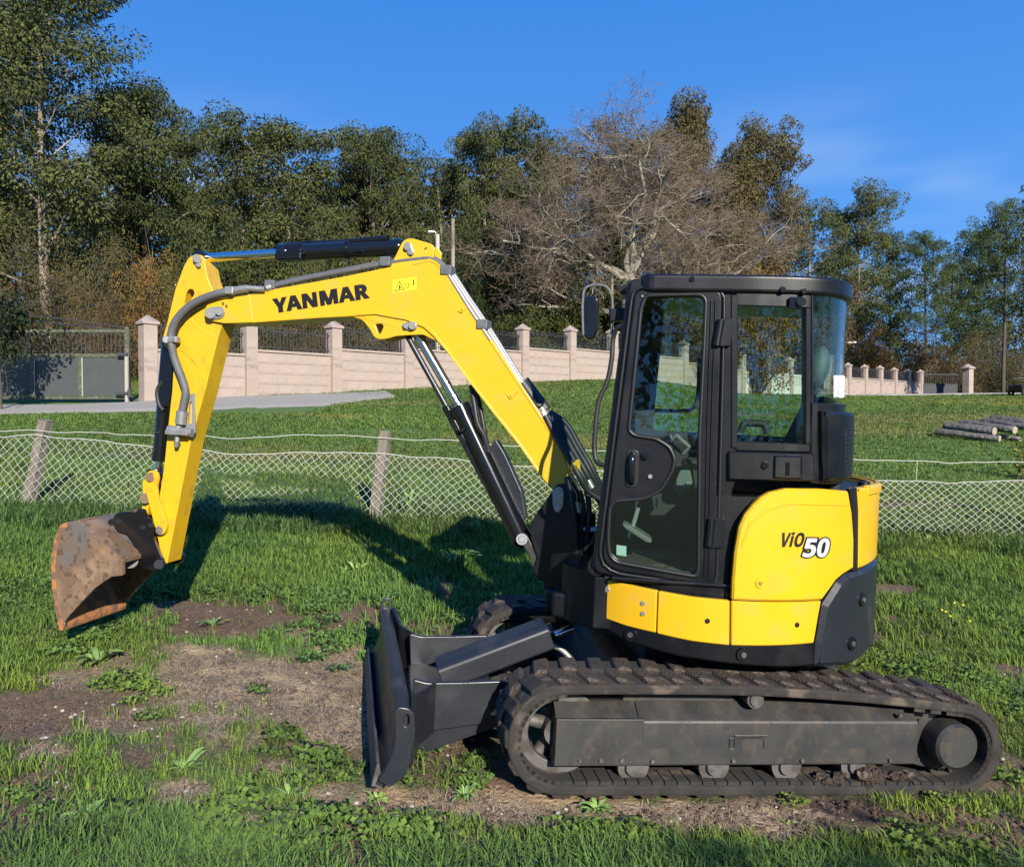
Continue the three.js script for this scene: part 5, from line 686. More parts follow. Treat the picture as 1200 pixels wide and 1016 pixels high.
// --- bucket linkage, coupler and bucket
{
  const P = (l, w) => outline(FB, w, l);
  const lk = [[169, 561], [171, 554], [177, 550.5], [183, 553], [185, 560], [182.5, 570], [184, 585], [191, 604], [195, 617], [192, 626], [185, 626], [180.5, 617], [176, 600], [171, 580]];
  const link = part('bucket_link', [ext(P(lk, 0.12), 0.092, 0.118, { r: 0.02 }), ext(P(lk, 0.12), -0.118, -0.092, { r: 0.02 })], M.armYellow, FB);
  add('link_bar', [ext(P([[167, 562], [178, 560], [176, 582], [173, 605], [166, 606], [168, 580]], 0.05), -0.06, 0.06, { r: 0.03 })], M.armYellow, link);
  add('pin', [rod(bw(176, 559, -0.13), bw(176, 559, 0.128), 0.03, 0.03, 18)], M.rust, link); add('pin', [rod(bw(169.5, 584, -0.1), bw(169.5, 584, 0.1), 0.034, 0.034, 18)], M.rust, link);
  const q = [[131.5, 609], [133.5, 603], [139, 600], [150, 599.5], [158, 600.5], [164, 596], [168.5, 598], [169, 606], [177, 607.5], [179.5, 616], [180, 634], [186, 649], [190.5, 658], [189.5, 665], [184, 668.5], [177, 669], [166.5, 666], [163.5, 655], [161, 643], [155, 632], [148, 627], [137, 624], [132.5, 617]];
  const cw = 0.13, coup = part('quick_coupler', [ext(P(q, cw), cw - 0.03, cw, { r: 0.016 }), ext(P(q, cw), -cw, -cw + 0.03, { r: 0.016 }), ext(P([[138, 606], [165, 604], [176, 612], [178, 640], [184, 655], [174, 660], [164, 640], [150, 622], [138, 618]], 0), -0.11, 0.11, { r: 0.03 })], M.gloss, FB);
  add('pin', [[185.5, 661.5], [176, 615.5], [167, 618], [139, 611]].map(([x, y], i) => rod(bw(x, y, -cw - 0.012), bw(x, y, cw + (i ? 0.01 : 0.03)), i ? 0.02 : 0.036, i ? 0.017 : 0.03, 18)), M.gloss, coup);
  // bucket
  const HW = 0.31, side = [[67.5, 621], [71, 615.5], [77, 612], [91, 610], [100.5, 617.6], [117, 633], [131, 645], [144.5, 656], [145, 673.5], [131.7, 675], [113, 688], [95, 706.5], [83, 720], [76.7, 728], [74.5, 737.5], [69, 737], [63.5, 712], [61.5, 690], [60, 662.5], [62.5, 638]];
  const shellOut = [[91, 610], [77, 612], [71, 615.5], [67.5, 621], [62.5, 638], [60, 662.5], [61.5, 690], [65, 715], [69, 737], [73, 738]];
  const outer = P(shellOut, HW), inner = P([[93, 616], [79, 618], [74, 621], [71, 626], [67, 640], [65, 662.5], [66.5, 690], [69.5, 712], [73, 733]], HW);
  const bucket = part('bucket', [ext([...outer, ...inner.reverse()], -HW + 0.01, HW - 0.01, { bevel: 0.003 })], M.rust, FB);
  add('top_plate', [ext(P([[88, 609.5], [100.5, 617], [117, 632.5], [131, 644.5], [144.5, 655.5], [143.5, 660], [129, 649], [113, 636], [98, 622], [87, 614]], HW), -HW + 0.01, HW - 0.01, { bevel: 0.003 })], M.rust, bucket);
  add('side_plate', ext(P(side, HW), HW - 0.016, HW + 0.004, { r: 0.006, bevel: 0.004 }), M.rust, bucket); add('side_plate', ext(P(side, HW), -HW - 0.004, -HW + 0.016, { r: 0.006, bevel: 0.004 }), M.rust, bucket);
  const rim = [[144.5, 657], [145.2, 674], [131.7, 675.5], [113, 688.5], [95, 707], [83, 720.5], [76.7, 728.5], [72, 722], [80, 708], [98, 688], [112, 674], [128, 658]];
  add('side_cutter', ext(P(rim, HW), HW + 0.003, HW + 0.02, { r: 0.006, bevel: 0.005 }), M.rust, bucket); add('side_cutter', ext(P(rim, HW), -HW - 0.02, -HW - 0.003, { r: 0.006, bevel: 0.005 }), M.rust, bucket);
  add('rusty_edge', ext(P([[77, 612], [71, 615.5], [67.5, 621], [62.5, 638], [60, 662.5], [61.5, 690], [64.5, 712], [68.5, 708], [66, 688], [65, 664], [67, 643], [71.5, 627], [76, 620], [80, 617]], HW), HW + 0.003, HW + 0.008, { r: 0.006, bevel: 0.002 }), M.orangeRust, bucket);
  add('cutting_edge', [ext(P([[63.5, 708], [68.5, 708], [75, 733], [74, 739], [70, 738.5]], HW), -HW - 0.01, HW + 0.01, { r: 0.003 })], M.orangeRust, bucket);
  const t0 = P([[70.5, 733]], HW)[0]; reseed(8); for (let i = 0; i < 6; i++) { const w = -0.27 + i * 0.108; add('tooth', ext([[t0[0] - 0.03, t0[1] + 0.06], [t0[0] + 0.018, t0[1] + 0.05], [t0[0] + 0.03, t0[1] - 0.012 - rr(0, 0.012)], [t0[0] + 0.018, t0[1] - 0.02]], w - 0.034, w + 0.034, { r: 0.006 }), M.orangeRust, bucket); }
  const earP = [[117, 620], [124, 616], [133, 615], [150, 628], [160, 645], [161.5, 655], [158, 664], [148, 667], [145, 662], [144, 655], [131, 643], [112, 627]];
  for (const w of [0.115, -0.115]) add('ear', ext(P(earP, 0.1), Math.min(w, w * 0.78), Math.max(w, w * 0.78), { r: 0.02, holes: [P([[142, 634], [147, 632], [150, 637], [146, 641]], 0.1)], hr: 0.01 }), M.worn, bucket);
  add('ear_bar', [rod(bw(152, 657, -0.16), bw(152, 657, 0.16), 0.05, 0.05, 20), ext(P([[100, 613], [117, 619], [140, 648], [133, 645], [113, 630]], 0.1), -0.09, 0.09, { r: 0.01 })], M.worn, bucket);
  add('mark', [ext(P([[88, 639], [94, 638], [95.5, 651], [89.5, 653]], HW), HW + 0.002, HW + 0.0065, { r: 0.008, bevel: 0.0015, holes: [P([[89.7, 641], [93, 640.3], [94, 650], [90.5, 651]], HW)], hr: 0.005 }), hose([[92.6, 641.8], [90.6, 643], [92.8, 645.5], [91, 649.5]].map(([x, y]) => on3(FB, x, y, HW + 0.006)), 0.004, 20, 5)], M.rust, bucket);
}
// --- model mark on the hood
{
  const mk = (str, x0, y0, x1, y1, h, off, bold, mat, depth = 0.0015) => {
    const [s0, a0] = body.hit(x0, y0), [s1, a1] = body.hit(x1, y1), A = V(...body.place(s0, a0, off)), B = V(...body.place(s1, a1, off)), ht = Math.abs(body.hit(x0, y0 - h)[1] - a0);
    const g = new TextGeometry(str, { font: lettering, size: 1, depth: 0.02, curveSegments: 5, bevelEnabled: true, bevelSize: bold, bevelThickness: 0.004, bevelSegments: 1 }); g.computeBoundingBox(); const b = g.boundingBox;
    g.translate(-b.min.x, -b.min.y, -b.min.z).scale(A.distanceTo(B) / (b.max.x - b.min.x), ht / (b.max.y - b.min.y), depth / (b.max.z - b.min.z)).applyMatrix4(new THREE.Matrix4().set(1, 0.22, 0, 0, 0, 1, 0, 0, 0, 0, 1, 0, 0, 0, 0, 1));
    const X = B.clone().sub(A).normalize(), Z = X.clone().cross(V(0, 1, 0)).normalize(), Y = Z.clone().cross(X).normalize();
    const p = g.attributes.position, w = new THREE.Vector3(); // laid on the curve of the hood
    for (let i = 0; i < p.count; i++) { w.fromBufferAttribute(p, i); const s = s0 + (s1 - s0) * w.x / A.distanceTo(B), y = mix(a0, a1, w.x / A.distanceTo(B)) + w.y, q = body.place(s, y, off + w.z); p.setXYZ(i, ...q); }
    void Y; g.computeVertexNormals(); return add('model_mark', g, mat, house);
  };
  mk('ViO', 909, 640, 936, 640, 18, 0.0305, 0.025, M.ink);
  mk('50', 933, 653, 965, 653, 25.5, 0.0315, 0.13, M.ink); mk('50', 935, 651.6, 963.5, 651.6, 22.5, 0.0335, 0.02, M.silver, 0.001);
}

// ---------------------------------------------------------------- trees
class Leaves {   // small leaf faces with their own colours
  constructor() { this.p = []; this.n = []; this.c = []; this.i = []; }
  leaf(at, dir, len, wid, col, out, k = 0.55) {   // a pointed leaf from «at» along «dir»
    const d = dir.clone().normalize(), s = V(rnd() - 0.5, rnd() - 0.5, rnd() - 0.5).cross(d).normalize(), f = s.clone().cross(d).normalize(); let turned = false; if (out && f.dot(out) < 0) { f.negate(); turned = true; }
    const n = out ? f.multiplyScalar(1 - k).addScaledVector(out, k).normalize() : f, b = this.p.length / 3, v = 0.8 + 0.4 * rnd();
    for (const q of [at, at.clone().addScaledVector(d, len * 0.45).addScaledVector(s, wid / 2), at.clone().addScaledVector(d, len), at.clone().addScaledVector(d, len * 0.45).addScaledVector(s, -wid / 2)]) { this.p.push(q.x, q.y, q.z); this.n.push(n.x, n.y, n.z); this.c.push(col[0] * v, col[1] * v, col[2] * v); }
    if (turned) this.i.push(b, b + 2, b + 1, b, b + 3, b + 2); else this.i.push(b, b + 1, b + 2, b, b + 2, b + 3);
  }
  puff(c, r, n, o) {   // a clump of leaves about a twig end
    for (let k = 0; k < n; k++) {
      const u = V(rnd() * 2 - 1, rnd() * 2 - 1, rnd() * 2 - 1); if (u.lengthSq() > 1) { k--; continue; } const q = Math.sqrt(u.length()) + 0.05, out = u.clone().normalize();
      const at = out.clone().multiplyScalar(q).multiply(V(r, r * (o.flat ?? 0.7), r)).add(c), d = V(rnd() - 0.5, rnd() - 0.5 - (o.droop ?? 0.5), rnd() - 0.5).addScaledVector(out, 0.5);
      this.leaf(at, d, o.len * rr(0.7, 1.3), o.wid * rr(0.7, 1.3), mix3(o.a, o.b, rnd()), out.add(V(0, 0.35, 0)).normalize());
    }
  }
  build() { const g = new THREE.BufferGeometry(); g.setAttribute('position', new THREE.Float32BufferAttribute(this.p, 3)); g.setAttribute('normal', new THREE.Float32BufferAttribute(this.n, 3)); g.setAttribute('color', new THREE.Float32BufferAttribute(this.c, 3)); g.setIndex(this.i); return g; }
}
function limb(pts, r0, r1, seg = 6) {   // a tapered branch through points
  const n = pts.length, pos = [], nor = [], idx = [], a = V(), b = V();
  for (let i = 0; i < n; i++) {
    const d = pts[Math.min(n - 1, i + 1)].clone().sub(pts[Math.max(0, i - 1)]).normalize(); a.set(Math.abs(d.y) < 0.9 ? 0 : 1, Math.abs(d.y) < 0.9 ? 1 : 0, 0).cross(d).normalize(); b.copy(d).cross(a);
    const r = mix(r0, r1, i / (n - 1)); for (let k = 0; k < seg; k++) { const t = k / seg * Math.PI * 2, x = Math.cos(t), y = Math.sin(t), q = V().addScaledVector(a, x).addScaledVector(b, y); nor.push(q.x, q.y, q.z); pos.push(pts[i].x + q.x * r, pts[i].y + q.y * r, pts[i].z + q.z * r); }
    if (i) for (let k = 0; k < seg; k++) { const p = (i - 1) * seg + k, q = (i - 1) * seg + (k + 1) % seg; idx.push(p, q, p + seg, q, q + seg, p + seg); }
  }
  const g = new THREE.BufferGeometry(); g.setAttribute('position', new THREE.Float32BufferAttribute(pos, 3)); g.setAttribute('normal', new THREE.Float32BufferAttribute(nor, 3)); g.setIndex(idx); return g;
}
function wander(a, dir, len, n, jit, lift = 0) { const o = [a.clone()], d = dir.clone().normalize(), p = a.clone(); for (let i = 0; i < n; i++) { d.add(V((rnd() - 0.5) * jit, (rnd() - 0.5) * jit + lift, (rnd() - 0.5) * jit)).normalize(); p.addScaledVector(d, len / n); o.push(p.clone()); } return o; }
const GREENS = { euc: [[0.0652, 0.0790, 0.0262], [0.1316, 0.1369, 0.0454]], eucDark: [[0.0474, 0.0632, 0.0227], [0.1032, 0.1158, 0.0385]], pine: [[0.0506, 0.0790, 0.0227], [0.1032, 0.1284, 0.0367]], conifer: [[0.0379, 0.0547, 0.0192], [0.0790, 0.0948, 0.0314]], ivy: [[0.0474, 0.0652, 0.0158], [0.1053, 0.1137, 0.0279]], brown: [[0.1120, 0.0762, 0.0314], [0.1904, 0.1288, 0.0559]], rusty: [[0.1680, 0.0918, 0.0245], [0.2576, 0.1512, 0.0420]], olive: [[0.0952, 0.0874, 0.0279], [0.1624, 0.1366, 0.0454]], dull: [[0.0918, 0.0806, 0.0332], [0.1512, 0.1210, 0.0524]] };
// every kind is built 10 m tall about its base; copies are scaled to the height that the photograph shows
function eucalyptus(seed, o) {
  reseed(seed); const wood = [], L = new Leaves(), trunk = wander(V(0, -0.3, 0), V(rr(-0.05, 0.05), 1, rr(-0.05, 0.05)), 9.9, 10, 0.1, 0.05), at = (t) => { const f = clamp(t) * 10, i = Math.min(9, Math.floor(f)); return trunk[i].clone().lerp(trunk[i + 1], f - i); };
  wood.push(limb(trunk, 0.15, 0.02, 7));
  for (let k = 0; k < o.limbs; k++) {
    const t = mix(o.low, 0.98, Math.pow((k + 0.5) / o.limbs, 0.9)), az = k * 2.4 + rr(-0.5, 0.5), reach = o.r * (o.shape(t)) * rr(0.65, 1.15), a = at(t - 0.02), dir = V(Math.cos(az), rr(0.5, 1.15), Math.sin(az));
    const b = wander(a, dir, Math.max(0.3, reach * 1.2), 4, 0.35, 0.05); wood.push(limb(b, 0.055 * (1.15 - t), 0.008, 5));
    for (let q = 0; q < o.puffs; q++) { const c = b[Math.min(4, 2 + Math.floor(rnd() * 3))].clone().add(V(rr(-0.4, 0.4), rr(-0.25, 0.35), rr(-0.4, 0.4))); const tone = rr(-0.26, 0.22) + 0.1 * (q % 2); L.puff(c, rr(0.34, 0.62) * (o.puff ?? 1), Math.round(o.n * 3.4), { len: (o.len ?? 0.15) * 0.82, wid: (o.wid ?? 0.058) * 0.85, flat: 0.62, droop: 0.55, a: o.col[0].map((v) => v * (1 + tone)), b: o.col[1].map((v) => v * (1 + tone)) }); }
  }
  L.puff(at(1), 0.45, o.n, { len: 0.15, wid: 0.05, flat: 1.0, a: o.col[0], b: o.col[1] });
  return { wood: merged(wood), leaf: L.build(), bark: o.bark ?? M.barkPale };
}
const egg = (t) => Math.sqrt(Math.max(0.05, 1 - Math.pow((t - 0.55) / 0.5, 2))), topHeavy = (t) => 0.25 + 0.85 * smooth(0.3, 0.75, t) * (1 - 0.6 * smooth(0.85, 1, t));
function bush(seed, col, o = {}) {
  reseed(seed); const wood = [], L = new Leaves();
  for (let k = 0; k < (o.stems ?? 16); k++) { const az = rr(0, 6.28), b = wander(V(rr(-0.6, 0.6), -0.2, rr(-0.6, 0.6)), V(Math.cos(az) * rr(0.2, 0.9), 1, Math.sin(az) * rr(0.2, 0.9)), rr(4, 9.2), 5, 0.35, 0.04); wood.push(limb(b, 0.09, 0.015, 5)); for (let q = 0; q < (o.puffs ?? 6); q++) { const c = b[1 + Math.floor(rnd() * 5)].clone().add(V(rr(-1, 1), rr(-0.6, 0.8), rr(-1, 1))); if (c.y < 0.6) c.y = rr(0.6, 2); const t = rr(-0.25, 0.25); L.puff(c, rr(0.7, 1.3), Math.round((o.n ?? 70) * 3), { len: (o.len ?? 0.32) * 0.8, wid: (o.wid ?? 0.16) * 0.8, flat: 0.8, droop: o.droop ?? 0.1, a: col[0].map((v) => v * (1 + t)), b: col[1].map((v) => v * (1 + t)) }); } }
  return { wood: merged(wood), leaf: L.build(), bark: M.barkDark };
}
function pine(seed, o) {
  reseed(seed); const wood = [], L = new Leaves(), trunk = wander(V(0, -0.3, 0), V(0.02, 1, 0), 9.9, 8, 0.05, 0.05), at = (t) => { const f = clamp(t) * 8, i = Math.min(7, Math.floor(f)); return trunk[i].clone().lerp(trunk[i + 1], f - i); };
  wood.push(limb(trunk, 0.13, 0.02, 7));
  for (let k = 0; k < o.limbs; k++) { const t = mix(o.low, 0.99, (k + 0.5) / o.limbs), az = k * 2.4, reach = o.r * (o.shape(t)) * rr(0.7, 1.15), a = at(t), b = wander(a, V(Math.cos(az), o.up ?? 0.25, Math.sin(az)), Math.max(0.2, reach), 4, 0.2, o.lift ?? 0.03); wood.push(limb(b, 0.04 * (1.2 - t), 0.008, 4)); for (let q = 1; q < 5; q++) for (let j = 0; j < o.puffs; j++) L.puff(b[q].clone().add(V(rr(-0.2, 0.2), rr(-0.12, 0.15), rr(-0.2, 0.2))), rr(0.24, 0.44), Math.round(o.n * 2.2), { len: 0.17, wid: 0.045, flat: o.flat ?? 0.55, droop: o.droop ?? -0.1, a: o.col[0], b: o.col[1] }); }
  L.puff(at(1), 0.3, o.n * 2, { len: 0.16, wid: 0.04, flat: 1.3, droop: -0.4, a: o.col[0], b: o.col[1] });
  return { wood: merged(wood), leaf: L.build(), bark: M.barkDark };
}
const KIND = {
  e0: eucalyptus(101, { limbs: 30, low: 0.24, r: 2.1, puffs: 5, n: 70, shape: egg, col: GREENS.euc, len: 0.13, wid: 0.05 }), e1: eucalyptus(102, { limbs: 26, low: 0.28, r: 1.9, puffs: 5, n: 66, shape: topHeavy, col: GREENS.eucDark }), e2: eucalyptus(103, { limbs: 28, low: 0.2, r: 2.2, puffs: 5, n: 62, shape: egg, col: GREENS.eucDark }),
  e3: eucalyptus(104, { limbs: 20, low: 0.3, r: 1.7, puffs: 4, n: 56, shape: topHeavy, col: GREENS.euc }), e4: eucalyptus(105, { limbs: 26, low: 0.34, r: 2.1, puffs: 5, n: 64, shape: topHeavy, col: GREENS.euc }), e5: eucalyptus(106, { limbs: 18, low: 0.42, r: 1.5, puffs: 4, n: 50, shape: topHeavy, col: GREENS.eucDark }),
  p0: pine(111, { limbs: 34, low: 0.34, r: 1.9, puffs: 2, n: 30, shape: egg, col: GREENS.pine }), p1: pine(112, { limbs: 30, low: 0.42, r: 2.1, puffs: 2, n: 30, shape: (t) => 0.3 + 0.9 * egg(t) * (t > 0.9 ? 0.7 : 1), col: GREENS.pine }),
  c0: pine(113, { limbs: 60, low: 0.06, r: 2.6, puffs: 2, n: 26, shape: (t) => 1.08 - t, col: GREENS.conifer, up: 0.1, lift: -0.06, droop: 0.6, flat: 0.9 }),
  o0: eucalyptus(131, { limbs: 44, low: 0.1, r: 2.3, puffs: 6, n: 60, shape: (t) => egg(t) * 1.05, col: GREENS.dull, len: 0.13, wid: 0.06, bark: M.barkDark }), o1: eucalyptus(132, { limbs: 44, low: 0.1, r: 2.1, puffs: 6, n: 60, shape: (t) => 1.15 * (1.02 - t) + 0.1, col: GREENS.dull, len: 0.13, wid: 0.055, bark: M.barkDark }),
  b0: bush(121, GREENS.ivy), b1: bush(122, GREENS.eucDark, { n: 74, len: 0.28 }), b2: bush(123, GREENS.brown, { n: 46, len: 0.24, wid: 0.09, stems: 20 }), b3: bush(124, GREENS.rusty, { n: 50, len: 0.26, wid: 0.14 }), b4: bush(125, GREENS.olive, { n: 66, len: 0.26, wid: 0.11 }), b5: bush(126, GREENS.dull, { n: 54, stems: 20, len: 0.22, wid: 0.08 }),
};
for (const k of Object.values(KIND)) { k.leaf.computeBoundingBox(); const b = k.leaf.boundingBox; k.w = Math.min(b.max.x - b.min.x, b.max.z - b.min.z) * 0.94; k.h = b.max.y; }
function plantTree(kind, name, label, category, px, top, wide, d, turn, group) {
  const K = KIND[kind], s = sight(px, 480), t = d / -s.z, x = s.x * t, z = s.z * t, y = height(x, z), H = EYE + (486 - top) / FOCAL * d - y, sy = H / K.h, sx = wide / FOCAL * d / K.w;
  const o = thing(name, label, category, [x, y - 0.1, z], turn, group);
  const w = new THREE.Mesh(K.wood, K.bark); w.name = numbered('trunk'); w.scale.set(mix(sx, sy, 0.5), sy, mix(sx, sy, 0.5)); const c = new THREE.Mesh(K.leaf, M.leaf); c.name = numbered('crown'); c.scale.set(sx, sy, sx); o.add(w, c); return o;
}
const E = 'eucalyptus_tree', et = 'eucalyptus tree';
[
  ['e0', 58, -34, 235, 46, 0.4, 'tallest eucalyptus with a pale trunk, its top cut off above the gate'], ['e1', -28, -30, 150, 50, 2.0, 'tall eucalyptus at the left edge behind the tallest one'], ['e2', 135, 92, 120, 55, 4.6, 'eucalyptus shoulder just right of the tallest eucalyptus'],
  ['e2', 186, 100, 130, 53, 1.2, 'broad dense eucalyptus between the tallest one and the arm tip'], ['e1', 240, 126, 90, 58, 3.1, 'eucalyptus crown leaning right above the tip of the arm'], ['e3', 280, 150, 92, 55, 0.3, 'airy eucalyptus with sky gaps above the arm cylinder rod'],
  ['e4', 350, 129, 122, 53, 5.2, 'wide flat-topped eucalyptus above the arm cylinder barrel'], ['e1', 398, 186, 80, 60, 1.7, 'low eucalyptus in the dip right of the flat-topped one'], ['e2', 433, 149, 96, 57, 2.6, 'rounded eucalyptus above the lettering on the boom'],
  ['e3', 487, 160, 82, 58, 4.1, 'eucalyptus above the upper pin of the boom'], ['e5', 524, 170, 70, 61, 0.9, 'thin eucalyptus behind the grey street lamp'], ['e4', 576, 124, 80, 57, 3.6, 'slender gapped eucalyptus rising just left of the bare oak'],
  ['e1', 618, 148, 92, 60, 5.5, 'eucalyptus half hidden by the left side of the oak'], ['e5', 948, 230, 76, 74, 1.0, 'small eucalyptus beside the right end of the oak'], ['e4', 1003, 214, 74, 82, 2.2, 'eucalyptus with a round top above the right end of the cab'],
  ['e3', 1212, 172, 96, 62, 0.2, 'eucalyptus cut by the right edge of the picture'],
].forEach(([k, px, top, w, d, a, l]) => plantTree(k, E, l, et, px, top, w * 1.2, d, a, 'eucalyptus trees behind the wall'));
[['p0', 1042, 266, 66, 88, 0.5, 'pine nearest the cab among the pines on the right'], ['p1', 1086, 264, 84, 86, 2.5, 'pine with a broad top above the far gate'], ['p0', 1142, 262, 88, 90, 4.0, 'dense pine above the lone pillar'], ['p1', 1176, 226, 84, 70, 1.3, 'tall dark pine left of the tree at the right edge'], ['p0', 1116, 300, 56, 100, 3.3, 'short pine in the gap between two larger pines'], ['p1', 975, 280, 56, 96, 5.0, 'thin pine directly above the rear corner of the cab']
].forEach(([k, px, top, w, d, a, l]) => plantTree(k, 'pine_tree', l, 'pine tree', px, top, w, d, a, 'pines on the right'));
[['c0', 600, 198, 118, 51, 0, 'dark drooping conifer between the boom and the oak'], ['c0', 548, 262, 104, 49, 2.1, 'shorter dark conifer just right of the wooden pole']].forEach(([k, px, top, w, d, a, l]) => plantTree(k, 'conifer_tree', l, 'conifer', px, top, w, d, a));
const wild = [
  ['o1', 798, 108, 120, 66, 0.3, 'tree', 'brownish green pointed tree behind the crown of the oak'], ['o0', 893, 140, 118, 62, 1.9, 'tree', 'brownish green tree behind the right side of the oak'], ['o0', 715, 140, 170, 64, 4.2, 'tree', 'olive brown tree behind the middle of the oak'], ['o0', 640, 165, 110, 63, 2.4, 'tree', 'olive tree behind the left side of the oak'], ['o1', 850, 168, 130, 61, 0.8, 'tree', 'dull tree filling the gap right of the oak trunk'],
  ['b5', 70, 262, 130, 41, 0.2, 'shrub', 'brown twiggy shrub below the pale eucalyptus trunk'], ['b2', 10, 290, 110, 39, 1.4, 'shrub', 'brown shrub at the left edge above the gate'], ['b4', 120, 268, 100, 44, 2.2, 'shrub', 'olive shrub above the middle of the gate'], ['b3', 178, 288, 82, 40, 0.9, 'shrub', 'rusty orange shrub just left of the arm'], ['b1', 245, 232, 110, 47, 3.9, 'shrub', 'dark green evergreen shrub behind the tip of the arm'], ['b2', 130, 318, 90, 37, 5.1, 'shrub', 'brown shrub just above the arch of the gate'],
  ['b0', 300, 262, 120, 46, 0.5, 'shrub', 'green ivy covered shrub behind the hose on the boom'], ['b5', 330, 330, 110, 40, 1.1, 'shrub', 'dull brown shrub under the arm cylinder'], ['b1', 375, 255, 110, 48, 2.8, 'shrub', 'dark shrub below the flat-topped eucalyptus'], ['b5', 420, 300, 120, 44, 4.4, 'shrub', 'brownish shrub behind the middle of the boom'], ['b4', 470, 255, 110, 49, 0.1, 'shrub', 'olive shrub behind the bend of the boom'], ['b2', 480, 330, 110, 41, 2.0, 'shrub', 'brown shrub below the boom cylinder pin'], ['b1', 520, 250, 90, 52, 3.0, 'shrub', 'dark shrub behind the wooden pole'],
  ['b0', 655, 292, 120, 49, 1.6, 'shrub', 'dark ivy covered shrub left of the oak trunk'], ['b1', 690, 260, 110, 52, 0.7, 'shrub', 'deep green shrub behind the oak trunk'], ['b0', 640, 350, 90, 47, 5.6, 'shrub', 'low dark shrub over the wall left of the mirror'], ['b2', 800, 300, 150, 50, 2.7, 'shrub', 'brown thicket right of the oak trunk'], ['b3', 880, 300, 150, 52, 3.4, 'shrub', 'rusty thicket behind the roof of the cab'], ['b2', 950, 320, 110, 58, 0.6, 'shrub', 'brown thicket above the rear corner of the cab'],
  ['b3', 1010, 372, 90, 80, 1.0, 'shrub', 'rusty bramble above the end of the far wall'], ['b2', 1065, 368, 110, 82, 4.8, 'shrub', 'brown bramble behind the far gate'], ['b2', 1130, 385, 100, 84, 2.3, 'shrub', 'brown bramble around the lone pillar'], ['b5', 1185, 378, 110, 76, 3.7, 'shrub', 'dull bramble above the utility cart'], ['b0', 780, 330, 130, 54, 0.0, 'shrub', 'green shrub seen through the door window'], ['b0', 905, 352, 120, 62, 4.3, 'shrub', 'green shrub seen through the rear side window'], ['b4', 240, 300, 90, 38, 0.4, 'shrub', 'olive shrub between the arm and the second pillar'], ['b2', 380, 350, 110, 38, 3.2, 'shrub', 'low brown shrub over the wall under the boom'],
];
wild.forEach(([k, px, top, w, d, a, c, l]) => plantTree(k, c === 'tree' ? 'bushy_tree' : 'wild_shrub', l, c, px, top, w, d, a, c === 'tree' ? 'brownish trees behind the oak' : 'shrubs behind the wall'));
{  // the wood behind, one mass
  reseed(140); const L = new Leaves();
  for (let k = 0; k < 2100; k++) { const left = k < 1500, px = left ? rr(-160, 640) : rr(880, 1330), d = left ? rr(72, 84) : rr(106, 128), s = sight(px, 480), t = d / -s.z, top = left ? rr(1, 19) : rr(0.5, 11) * (0.6 + 0.6 * vnoise(px * 0.02, 3)); const col = rnd() < 0.4 ? GREENS.dull : GREENS.eucDark; L.puff(V(s.x * t, height(s.x * t, s.z * t) + top, s.z * t), rr(1.0, 1.9), 60, { len: 0.55, wid: 0.26, flat: 0.9, droop: 0.1, a: col[0], b: col[1] }); }
  const m = new THREE.Mesh(L.build(), M.leaf); m.name = 'far_woodland'; tag(m, 'dense dark woodland in the gaps between the nearer trees', 'woodland'); m.userData.kind = 'stuff'; scene.add(m);
}
{  // woodland behind the camera: what the panes and the paint mirror
  reseed(150); const L = new Leaves();
  for (let k = 0; k < 700; k++) { const a = rr(-1.5, 1.5), d = rr(42, 62), x = Math.sin(a) * d, z = Math.cos(a) * d, top = rr(0.5, 13); L.puff(V(x, height(x, z) + top, z), rr(1.2, 2.2), 26, { len: 0.8, wid: 0.45, flat: 0.9, droop: 0.1, a: GREENS.eucDark[0], b: GREENS.euc[1] }); }
  const m = new THREE.Mesh(L.build(), M.leaf); m.name = 'woodland_behind'; tag(m, 'belt of trees behind the photographer, mirrored in the cab glass', 'woodland'); m.userData.kind = 'stuff'; scene.add(m);
  const K = KIND.b1, o = thing('wild_shrub', 'shrub behind the photographer whose shadow falls on the grass at the bottom right', 'shrub', [3.0, height(3, 1.2) - 0.05, 1.2], 0.7); const w = new THREE.Mesh(K.wood, K.bark); w.name = numbered('trunk'); const c = new THREE.Mesh(K.leaf, M.leaf); c.name = numbered('crown'); for (const q of [w, c]) q.scale.set(0.25, 0.29, 0.25); o.add(w, c);
}
